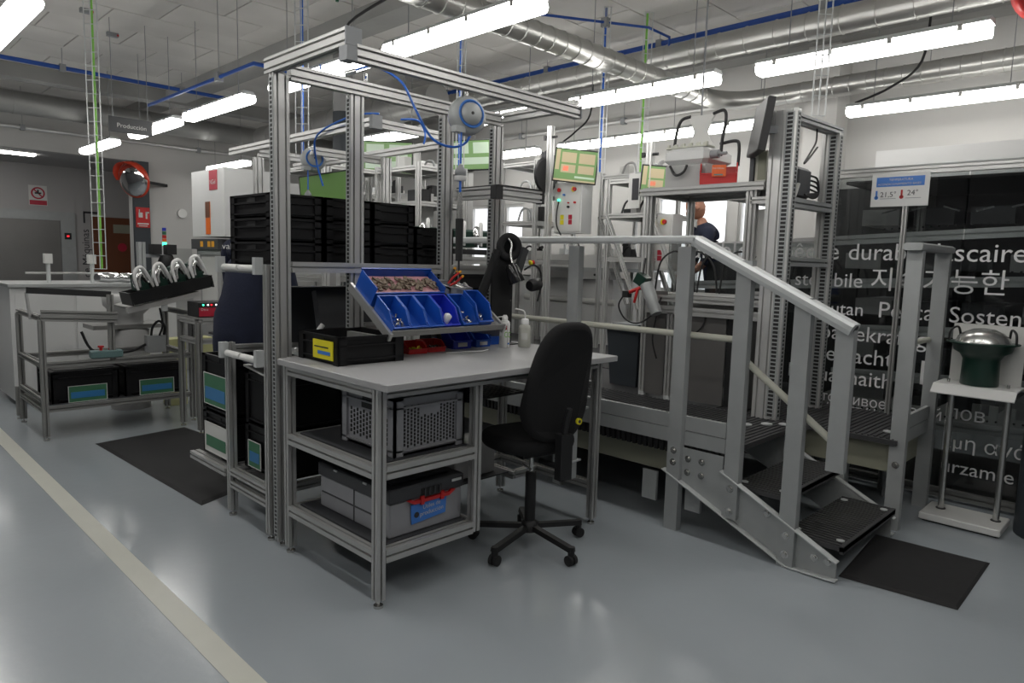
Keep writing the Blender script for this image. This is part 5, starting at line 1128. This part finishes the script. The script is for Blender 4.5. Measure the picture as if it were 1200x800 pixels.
MB(o).cyl((4.38, 2.97, 1.48), (4.45, 3.0, 1.60), .008).build('hanger', 'black', t)
# dark bin under, small green waste box
c = (4.85, 3.35, ZP+.001); t = thing('waste_bin', 'dark blue-grey tapered waste bin on the platform', 'bin', c)
m = MB(c); vs = [(4.72, 3.22, ZP+.001), (4.98, 3.22, ZP+.001), (4.98, 3.48, ZP+.001), (4.72, 3.48, ZP+.001), (4.69, 3.19, ZP+.46), (5.01, 3.19, ZP+.46), (5.01, 3.51, ZP+.46), (4.69, 3.51, ZP+.46)]
m.add(vs, [(0, 3, 2, 1), (0, 1, 5, 4), (1, 2, 6, 5), (2, 3, 7, 6), (3, 0, 4, 7)]).build('body', 'pillar_dark', t); MB(c).rbox(4.67, 5.03, 3.17, 3.53, ZP+.46, ZP+.50).build('rim', 'pillar_dark', t); MB(c).box(4.72, 4.98, 3.22, 3.48, ZP+.501, ZP+.515).build('lid_flap', 'cap', t)

# ================================================================ GLASS ROOM WITH LETTERING
XG = 5.4; GO = (XG, 1.4, 0)
gl = thing('glass_partition', 'dark glass partition with multilingual white lettering', 'glass partition', GO)
def gp(n, p0, p1, w=.045, h=.06, mt='alu'): return MB(GO).prof(p0, p1, w, h).build(n, mt, gl)
gp('top_rail', (XG+.02, -1.2, 2.25), (XG+.02, 2.05, 2.25), .045, .05); MB(GO).box(XG-.01, XG+.05, -1.2, 2.05, 2.276, 2.285).build('top_cover', 'galv', gl)
gp('bottom_rail', (XG+.02, -1.2, .05), (XG+.02, 3.4, .05), mt='alu_dark')
for y0, y1, z1 in ((-1.2, .25, 2.22), (.26, 1.15, 2.22), (1.16, 2.05, 2.22), (2.06, 3.4, 1.75)):
    MB(GO).box(XG, XG+.008, y0, y1, .09, z1).build('glass_pane', 'glass', gl)
for y in (2.055,): gp('mullion', (XG+.03, y, .08), (XG+.03, y, 2.22))
XT = XG-.001
def gt(s_, y0, y1, z, mt='text_white'): text(s_, rel((XT, y0, z), GO), (0, -1, 0), (0, 0, 1), y0-y1, mt, gl, 'lettering', thick=.001)
gt('durable fi', 3.28, 2.50, 1.625); gt('bêche', 2.36, 1.94, 1.632); gt('durable', 1.87, 1.37, 1.632); gt('lascaire', 1.30, .80, 1.632); gt('stembile', 2.25, 1.76, 1.43); gt('지속가능한', 1.70, .88, 1.43); gt('어', .80, .66, 1.43); gt('hutan', 2.03, 1.74, 1.225); gt('Perca', 1.63, 1.28, 1.225); gt('Sosteni', 1.19, .76, 1.225)
gt('bærekraftig', 2.02, 1.31, 1.04); gt('hoeinacht', 2.14, 1.51, .875); text('F', rel((XT, 1.33, .78), GO), (0, -1, 0), (0, 0, 1), .09, 'text_white', gl, 'lettering', height=.17, thick=.001); gt('bunuachaith', 2.25, 1.51, .715); gt('устойчивое', 2.10, 1.53, .565); gt('вый', 1.38, 1.18, .545)
gt('лов', 1.15, .93, .575); gt('ιμη ανάπ', 1.13, .60, .375); gt('urzam e', 1.15, .74, .205); gt('持続可能', 2.1, 1.55, .44)
# machinery behind the glass: dark cell with inclined flow rails
st = thing('storage_rack', 'dark storage rack with inclined aluminium rails behind the glass', 'rack', (6.1, 1.0, 0)); so = (6.1, 1.0, 0)
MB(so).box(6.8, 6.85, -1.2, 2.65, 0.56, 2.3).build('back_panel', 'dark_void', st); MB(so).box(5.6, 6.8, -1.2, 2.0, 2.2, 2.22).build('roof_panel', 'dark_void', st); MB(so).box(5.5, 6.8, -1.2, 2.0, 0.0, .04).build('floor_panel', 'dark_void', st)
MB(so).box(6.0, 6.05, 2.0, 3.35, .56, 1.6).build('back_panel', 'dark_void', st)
for k, z in enumerate((1.80, 1.47, 1.12, .78, .46)):
    r_ = MB(so).prof((5.62, 2.0 if k > 1 else 3.3, z-.02-(0 if k > 1 else .065)), (5.62, -1.2, z+.14), .05, .07, 1, 1).build('inclined_rail', 'rail_behind', st)
    m = MB(so)
    for i in range(60): y = 1.95-i*.05; m.cyl((5.595, y, z+.045+(2.0-y)*.05), (5.59, y, z+.045+(2.0-y)*.05), .008, n=6)
    m.build('rail_holes', 'black', r_, kind='stuff')
    for i in range(7):
        y = 1.8-i*.36+(k % 2)*.1; MB(so).box(5.8, 6.5, y-.13, y+.13, z+.10, z+.22).build('stored_part', 'lid_grey' if i % 3 else 'machine_grey', st)
for i in range(12):
    y = 1.75-i*.2; MB(so).bar((5.66, y, 1.98+.02*(i % 3)), (5.66, y-.10, 1.985+.02*((i+1) % 3)), .012, .012).build('glint_bar', 'chrome', st)  # loose chrome slivers imitate glints among the rails
for y in (1.5, .4): MB(so).prof((5.72, y, .04), (5.72, y, 2.19)).build('rack_post', 'alu_dark', st)
for i in range(6): MB(so).box(5.62, 5.64, 1.0-i*.1, 1.05-i*.1, .50, .66).build('white_tag', 'paper', st)
single(MB().box(6.05, XW-.02, -1.2, 1.95, 2.24, 2.5), 'equipment_box', 'machine_white', 'pale box top rising above the glass partition beside the tower', 'box')
c = (5.33, 1.49, ZP); t = thing('temperature_sign', 'white temperature sign with blue heading on a thin post', 'sign', (5.33, 1.50, 0)); o = t.location
MB(o).prof((5.33, 1.50, 0), (5.33, 1.50, 2.0), .03, .03).build('post', 'alu', t); MB(o).box(5.305, 5.312, 1.36, 1.72, 2.0, 2.225).build('board', 'white_plastic', t); MB(o).box(5.303, 5.305, 1.39, 1.69, 2.135, 2.20).build('heading_field', 'blue_sign', t)
text('TEMPERATURA', rel((5.302, 1.61, 2.173), o), (0, -1, 0), (0, 0, 1), .15, 'paper', t); text('ACONDICIONAMIENTO BASES', rel((5.302, 1.68, 2.145), o), (0, -1, 0), (0, 0, 1), .27, 'paper', t)
text('21,5°', rel((5.304, 1.66, 2.065), o), (0, -1, 0), (0, 0, 1), .10, 'text_dark', t); text('24°', rel((5.304, 1.49, 2.072), o), (0, -1, 0), (0, 0, 1), .065, 'text_dark', t)
for y, mt in ((1.685, 'blue_sign'), (1.525, 'red')): MB(o).cyl((5.304, y, 2.062), (5.302, y, 2.062), .013, n=14).box(5.302, 5.304, y-.006, y+.006, 2.062, 2.11).build('thermometer_symbol', mt, t)
for y0, y1 in ((1.56, 1.66), (1.405, 1.50)): MB(o).box(5.303, 5.305, y0, y1, 2.052, 2.055).build('underline', 'cap', t)

# ================================================================ WHITE STAND WITH DOMED POT
SO = (5.0, .9, 0); t = thing('display_stand', 'white stand with two steel tubes and folded white tray', 'stand', SO)
MB(SO).rbox(4.84, 5.14, .70, 1.13, .012, .055, .005).build('base_plate', 'white_paint', t); MB(SO).box(4.86, 5.12, .72, 1.11, 0, .012).build('base_pad', 'black', t)
for y in (1.05, .755):
    MB(SO).cyl((5.02, y, .056), (5.02, y, .06), .028).build('flange', 'black', t); MB(SO).cyl((5.02, y, .06), (5.02, y, .86), .018, n=16).build('tube', 'steel', t)
m = MB(SO); m.prism([(-.13, 0), (.13, 0), (.19, -.05), (.187, -.056), (.125, -.008), (-.13, -.008)], (5.02, 1.13, .875), (5.02, .70, .875)); m.build('folded_tray', 'white_plastic', t)
MB(SO).box(5.135, 5.145, .72, 1.10, .876, 1.24).build('back_sheet', 'paper', t); 
for y in (1.07, .76): MB(SO).cyl((4.99, y, .876), (4.99, y, .90), .008).build('screw', 'steel', t)
c = (5.02, .915, .877); t = thing('domed_pot', 'dark green pot with steel dome lid and wire handles on the white stand', 'pot', c)
MB(c).lathe(c, [(.085, 0), (.088, .005), (.085, .15), (.10, .18), (.13, .20), (.14, .235), (.165, .245), (.165, .25), (.11, .25)], 32).build('body', 'green_dark', t)
MB(c).lathe(Vector(c)+Vector((0, 0, .251)), [(.125, 0), (.115, .03), (.09, .055), (.05, .075), (.001, .082)], 32).build('dome_lid', 'steel', t)
for s in (-1, 1): MB(c).tube([(c[0]-.03, c[1]+s*.15, c[2]+.25), (c[0]-.03, c[1]+s*.145, c[2]+.31), (c[0], c[1]+s*.12, c[2]+.33), (c[0]+.03, c[1]+s*.11, c[2]+.28)], .006).build('wire_handle', 'black', t)
t.scale = (1.15, 1.15, 1.05)
single(MB().cyl((5.02, 1.12, 1.125), (5.02, 1.18, 1.12), .012), 'latch_pin', 'cap', 'small dark pin beside the domed pot', 'pin') if False else None

# ================================================================ WORKSTATIONS IN THE BACKGROUND
def screen(label, P, w, h, az, tiltd, main, tiles, pole=None, alt='screen_tan', red=False):
    """P centre; az = direction the screen faces (deg)"""
    t = thing('monitor', label, 'monitor', P, (0, 0, math.radians(az+90))); T = Matrix.Rotation(math.radians(tiltd), 4, 'Y')
    def mk(): m = MB(); m.X = T; return m
    mk().rbox(-w/2, w/2, 0, .035, -h/2, h/2, .004).build('housing', 'black', t); d = mk().box(-w/2+.014, w/2-.014, -.002, -.0005, -h/2+.014, h/2-.014).build('display', main, t)
    for i, (u0, u1, v0, v1, mt) in enumerate(tiles): mk().box(-w/2+w*u0, -w/2+w*u1, -.004, -.0025, -h/2+h*v0, -h/2+h*v1).build('display_field', mt, d)
    mk().box(-.04, .04, .036, .10, -.05, .05).build('mount', 'cap', t)
    if pole is not None: MB().box(-.03, .03, .101, .16, pole-P[2], .1).build('pole', 'alu', t)
    return t
TL = [(.17, .50, .58, .88, 'screen_tan'), (.56, .92, .58, .88, 'screen_tan'), (.17, .50, .28, .52, 'screen_tan'), (.56, .92, .28, .52, 'screen_tan'), (.22, .34, .33, .47, 'screen_red'), (.04, .13, .35, .95, 'screen_tan'), (.03, .97, .03, .08, 'screen_tan'), (.5, .95, .14, .20, 'screen_pale')]
screen('tilted screen with green and tan fields on a grey post', (5.95, 4.97, 2.60), .48, .36, 222, 5, 'screen_green', TL)
screen('screen with tan fields half hidden behind the white device', (5.95, 3.85, 2.37), .44, .30, 215, 4, 'screen_green', TL)
TL2 = [(.12, .45, .55, .9, 'screen_pale'), (.55, .9, .55, .9, 'screen_pale'), (.1, .9, .2, .42, 'screen_pale')]
screen('green and white screen behind the hose balancer', (5.3, 5.95, 2.72), .50, .34, 228, -4, 'screen_green', TL2, pole=ZP)
screen('green and white screen between the tower uprights', (4.9, 7.0, 2.72), .62, .40, 228, 0, 'screen_green', TL2, pole=ZP)
screen('plain green screen above the black crates', (2.98, 5.1, 2.07), .50, .30, 205, -6, 'screen_lime', [], pole=0)
def station(label, o, w, d, h, levels, mt='alu', diag=False, posts=4, devices=True, seed=1):
    rr = random.Random(seed); x, y = o[0], o[1]; z0 = o[2]; t = thing('assembly_station', label, 'assembly station', o)
    for a in (0, w):
        for b in (0, d): MB(o).prof((x+a, y+b, z0), (x+a, y+b, h)).build('upright', mt, t)
    for z in levels:
        for b in (0, d): MB(o).prof((x+.024, y+b, z), (x+w-.024, y+b, z), .04, .045).build('cross_rail', mt, t)
        for a in (0, w): MB(o).prof((x+a, y+.024, z), (x+a, y+d-.024, z), .04, .045).build('side_rail', mt, t)
    if diag:
        for b in (0, d): MB(o).prof((x-.03, y+b, levels[-2] if len(levels) > 1 else h-.1), (x-.03, y+b-.45, levels[0]-.5), .04, .04).build('brace', mt, t)
    if devices:
        for z in levels:
            MB(o).box(x+.03, x+w-.03, y+.03, y+d-.03, z+.024, z+.03).build('shelf', 'alu_dark', t)
            n = 4
            for i in range(n):
                px = x+.08+rr.random()*(w-.25); py = y+.05+(d-.2)*(i+.5)/n; s = rr.uniform(.05, .12); hh = rr.uniform(.06, .18); mtn = rr.choice(['lid_grey', 'machine_grey', 'galv', 'black', 'paper', 'galv_light'])
                k = i % 3; m = MB(o)
                if k == 0: m.rbox(px, px+s, py-s*.6, py+s*.6, z+.031, z+.031+hh)
                elif k == 1: m.cyl((px, py, z+.031), (px, py, z+.031+hh), s*.4).cyl((px, py, z+.031+hh), (px+.05, py, z+.05+hh), .02)
                else: m.tube([(px, py-.1, z+.04), (px, py-.06, z+.1+hh*.4), (px, py+.04, z+.1+hh*.4), (px, py+.1, z+.04)], .012)
                m.build('mounted_device', mtn, t)
    return t
station('first far aluminium station left of the tilted screen', (5.95, 5.55, ZP), .7, .55, 2.72, (1.55, 2.0, 2.35, 2.68), 'alu_light', seed=3)
station('far aluminium station with diagonal braces carrying a number one plate', (5.95, 3.95, ZP), .7, .55, 2.43, (1.6, 2.05, 2.40), 'alu_light', True, seed=5)
station('second braced aluminium station behind the upper shelf', (6.6, 4.5, ZP), .7, .6, 2.60, (1.6, 2.1, 2.55), 'alu_light', True, seed=8)
station('aluminium station seen between the third and fourth tower uprights', (5.0, 6.9, ZP), .8, .6, 2.75, (1.2, 1.9, 2.3, 2.7), 'alu_light', seed=11)
station('tall aluminium cell behind the black crates, left part', (3.9, 6.7, ZP), .75, .9, 2.55, (1.3, 1.9, 2.15, 2.5), 'alu', seed=13)
station('tall aluminium cell behind the black crates, right part', (4.3, 5.6, ZP), .6, .7, 2.5, (1.2, 1.75, 2.1, 2.45), 'alu_light', seed=17)
station('distant aluminium station near the back wall', (5.6, 9.0, 0), 1.0, .9, 2.6, (1.2, 1.9, 2.5), 'alu_light', seed=19)
for i, (a, b) in enumerate((((4.9, 6.3), .6), ((3.5, 6.2), .5))): MB()
# panel boxes
def elbox(label, P, w, h, dz=0, mt='paper'):
    t = thing('control_cabinet', label, 'control cabinet', P); x, y, z = P
    MB(P).box(x, x+.18, y-w/2, y+w/2, z, z+h).build('case', 'machine_white', t); MB(P).box(x-.008, x, y-w/2+.02, y+w/2-.02, z+.02, z+h-.02).build('door_leaf', mt, t)
    for u, v, r, m_ in ((.30, .86, .022, 'red'), (-.25, .86, .022, 'red'), (.12, .76, .012, 'blue_sign'), (-.28, .60, .012, 'red'), (-.05, .60, .008, 'red'), (.30, .66, .012, 'led_green'), (-.05, .52, .013, 'black')):
        MB(P).cyl((x-.008, y+u*w, z+v*h), (x-.03, y+u*w, z+v*h), r, n=12).build('button', m_, t)
    MB(P).cyl((x-.009, y-.25*w+.02, z+.86*h), (x-.014, y-.25*w+.02, z+.86*h), .03, n=14).build('button_collar', 'yellow', t)
    for u, v, m_ in ((.18, .32, 'yellow'), (-.12, .32, 'crimson'), (.18, .22, 'yellow'), (-.12, .22, 'crimson')): MB(P).box(x-.012, x-.008, y+u*w-.025, y+u*w+.025, z+v*h-.025, z+v*h+.025).build('warning_label', m_, t)
    MB(P).tube([(x-.02, y+.30*w, z+.64*h), (x-.04, y+.32*w, z+.4*h), (x-.04, y+.30*w, z+.15*h), (x-.03, y+.15*w, z-.02)], .008).build('cable', 'black', t)
    return t
elbox('white control cabinet with red buttons under the tilted screen', (6.02, 5.12, 1.88), .40, .56)
elbox('white control cabinet with red buttons seen through the machine frame', (6.02, 3.93, 1.50), .34, .56)
elbox('white control cabinet behind the black crates with glowing green lamp', (4.62, 6.15, 1.45), .34, .80)
t = thing('number_plate', 'white plate with a black number one on the far station', 'plate', (5.93, 4.28, 2.02)); o = t.location
MB(o).box(5.925, 5.935, 4.10, 4.24, 2.12, 2.46).build('plate', 'paper', t); text('1', rel((5.924, 4.195, 2.20), o), (0, -1, 0), (0, 0, 1), .08, 'text_dark', t, height=.22)
for nm, x, y, z0, z1, lb in (('signal_post', 5.9, 5.30, ZP, 3.05, 'tall white post beside the tilted screen'), ('signal_post', 5.9, 3.98, ZP, 2.75, 'white post beside the half hidden screen'), ('signal_post', 4.85, 7.3, 0, 2.95, 'white post behind the hose balancer')):
    t = thing(nm, lb, 'post', (x, y, z0)); MB((x, y, z0)).prof((x, y, z0), (x, y, z1), .06, .06).build('profile', 'alu_light', t); MB((x, y, z0)).cyl((x, y+.07, z1-.12), (x, y-.09, z1-.12), .014).cb((x, y+.08, z1-.12), (.03, .03, .05)).build('clamp', 'black', t)
single(MB().lathe((5.9, 5.335, 2.52), [(.18, 0), (.2, .02), (.18, .04)], 24, (0, 1, 0)), 'round_black_disc', 'black', 'black round disc edge-on left of the tilted screen post', 'disc')
# big white bench machine behind the handrail
K = 1.10; WM = (6.95, 5.9, ZP); t = thing('textured_machine', 'large off-white machine block with horizontal ledge behind the handrail', 'machine', WM)
def kb(x0, x1, y0, y1, z0, z1): return MB(WM).box(x0*K, x1*K, y0*K, y1*K, z0, z1)
kb(6.30, 7.3, 4.66, 6.6, ZP+.001, 1.10).build('lower_body', 'machine_white', t); kb(6.32, 7.3, 4.68, 6.6, 1.10, 1.36).build('upper_body', 'machine_white', t); MB(WM).cyl((6.93, 5.08, 1.08), (6.93, 6.6, 1.08), .038, n=14).build('ledge', 'paper', t)
kb(6.24, 7.3, 4.55, 6.7, 1.50, 1.66).build('top_unit', 'white_paint', t); kb(6.2, 7.3, 4.5, 6.75, 1.46, 1.50).build('top_plate', 'galv', t)
kb(6.20, 6.30, 4.62, 5.65, 1.36, 1.459).build('drawer_front', 'machine_grey', t)
for y in (4.80, 4.84): MB(WM).cyl((6.198*K, y*K, 1.415), (6.19*K, y*K, 1.415), .014).build('knob', 'black', t)
for y in (5.72, 6.05, 6.32): MB(WM).prof((6.2*K, y*K, ZP+.02), (6.2*K, y*K, 1.3)).build('front_post', 'alu', t)
rr = random.Random(4)
for i in range(14):
    y = 4.0+.17*i if i < 3 else 4.55+.19*i; k = i % 4
    labs = ['small grey fixture', 'pale clamp', 'black toggle unit', 'short white cylinder']; wh = 'on the far machines, %s from the right' % ['first', 'second', 'third', 'fourth', 'fifth', 'sixth', 'seventh', 'eighth', 'ninth', 'tenth', 'eleventh', 'twelfth', 'thirteenth', 'fourteenth'][i]
    m = MB(); z = 1.661 if i > 2 else 1.632; x = 6.95+.05*(i % 3) if i > 2 else 6.15
    if k == 0: m.rbox(x, x+.1, y-.05, y+.05, z, z+.08).cyl((x+.05, y, z+.08), (x+.05, y, z+.14), .015)
    elif k == 1: m.box(x, x+.04, y-.03, y+.03, z, z+.12).bar((x+.02, y, z+.12), (x-.06, y, z+.16), .02, .03)
    elif k == 2: m.cb((x, y, z+.04), (.08, .06, .08)).tube([(x, y, z+.08), (x, y+.04, z+.15), (x-.04, y+.08, z+.12)], .01)
    else: m.cyl((x, y, z), (x, y, z+.12), .03).cyl((x, y, z+.12), (x, y, z+.14), .04)
    single(m, 'machine_fixture', ['galv', 'paper', 'black', 'white_plastic'][k], labs[k]+' '+wh, 'fixture', 'small fixtures on the far machines')
# second gantry behind the crates with second balancer
G0 = (3.42, 4.18, 0); g2 = thing('overhead_gantry', 'second aluminium overhead gantry behind the bench tower', 'frame', G0)
def g_(n, p0, p1, w=.045, h=.06): return MB(G0).prof(p0, p1, w, h).build(n, 'alu', g2)
g_('top_beam', (2.80, 4.15, 2.47), (3.44, 4.18, 2.47)); g_('top_beam', (2.78, 4.12, 2.47), (2.78, 6.4, 2.47)); g_('top_beam', (3.46, 4.18, 2.42), (3.46, 6.5, 2.42)); g_('top_beam', (2.80, 5.9, 2.42), (3.44, 5.9, 2.42)); g_('top_beam', (2.8, 5.0, 2.36), (3.44, 5.0, 2.36))
for x, y in ((3.46, 4.20), (3.46, 4.95), (2.80, 5.9), (3.46, 5.9)): MB(G0).prof((x, y, 0.04), (x, y, 2.38), .08, .045, 2, 1, (0, 1, 0)).build('upright', 'alu_light', g2)
MB(G0).box(2.74, 2.82, 4.08, 4.119, 2.42, 2.51).build('corner_bracket', 'cap', g2)
c2 = reel('grey hose balancer hanging behind the first tower upright', (2.88, 5.12, 2.43))
pipe('air_hose', [(2.82, 4.12, 2.53), (2.72, 4.3, 2.52), (2.74, 4.8, 2.45), (2.84, 5.0, 2.3), (2.90, 5.0, 2.1)], .007, 'blue_hose', 'blue hose running from the second gantry to its balancer', smooth=True, cat='hose')
pipe('air_hose', [(3.0, 4.12, 2.52), (3.1, 4.05, 2.52), (3.14, 4.02, 2.44), (3.13, 4.02, 2.36)], .007, 'blue_hose', 'short blue hose drooping from the second gantry beam', smooth=True, cat='hose')
HL2 = Vector((3.62, 4.5, 1.62)); tr2 = thing('parts_tray', 'black tray with white shells behind the fourth tower upright', 'tray', HL2)
MB(HL2).box(3.3, 4.3, 4.3, 4.6, 1.60, 1.64).build('body', 'black', tr2)
MB(HL2).prof((3.3, 4.28, 1.55), (4.3, 4.28, 1.55), .05, .06).build('rail', 'alu_light', tr2)
for x in (3.35, 4.25): MB(HL2).prof((x, 4.45, ZP+.001 if x > 4 else 0.04), (x, 4.45, 1.59)).build('leg', 'alu', tr2)
for i in range(5): headlamp((3.42+.19*i, 4.45, 1.65), (0, 0, math.radians(40)), ['first white headlamp shell on the tray behind the tower', 'second white headlamp shell on the tray behind the tower', 'third white headlamp shell on the tray behind the tower', 'fourth white headlamp shell on the tray behind the tower', 'fifth white headlamp shell on the tray behind the tower'][i])
crate('black_crate', 'long black crate under the white shells behind the tower', 'crate', (3.75, 4.45, 1.30), (.9, .25, .16), 'crate_black')
MB(HL2).box(3.3, 4.3, 4.3, 4.6, 1.28, 1.295).build('lower_shelf', 'alu_dark', tr2)
MB(HL2).box(3.3, 4.3, 4.62, 4.63, .5, 1.25).build('white_panel', 'paper', tr2)
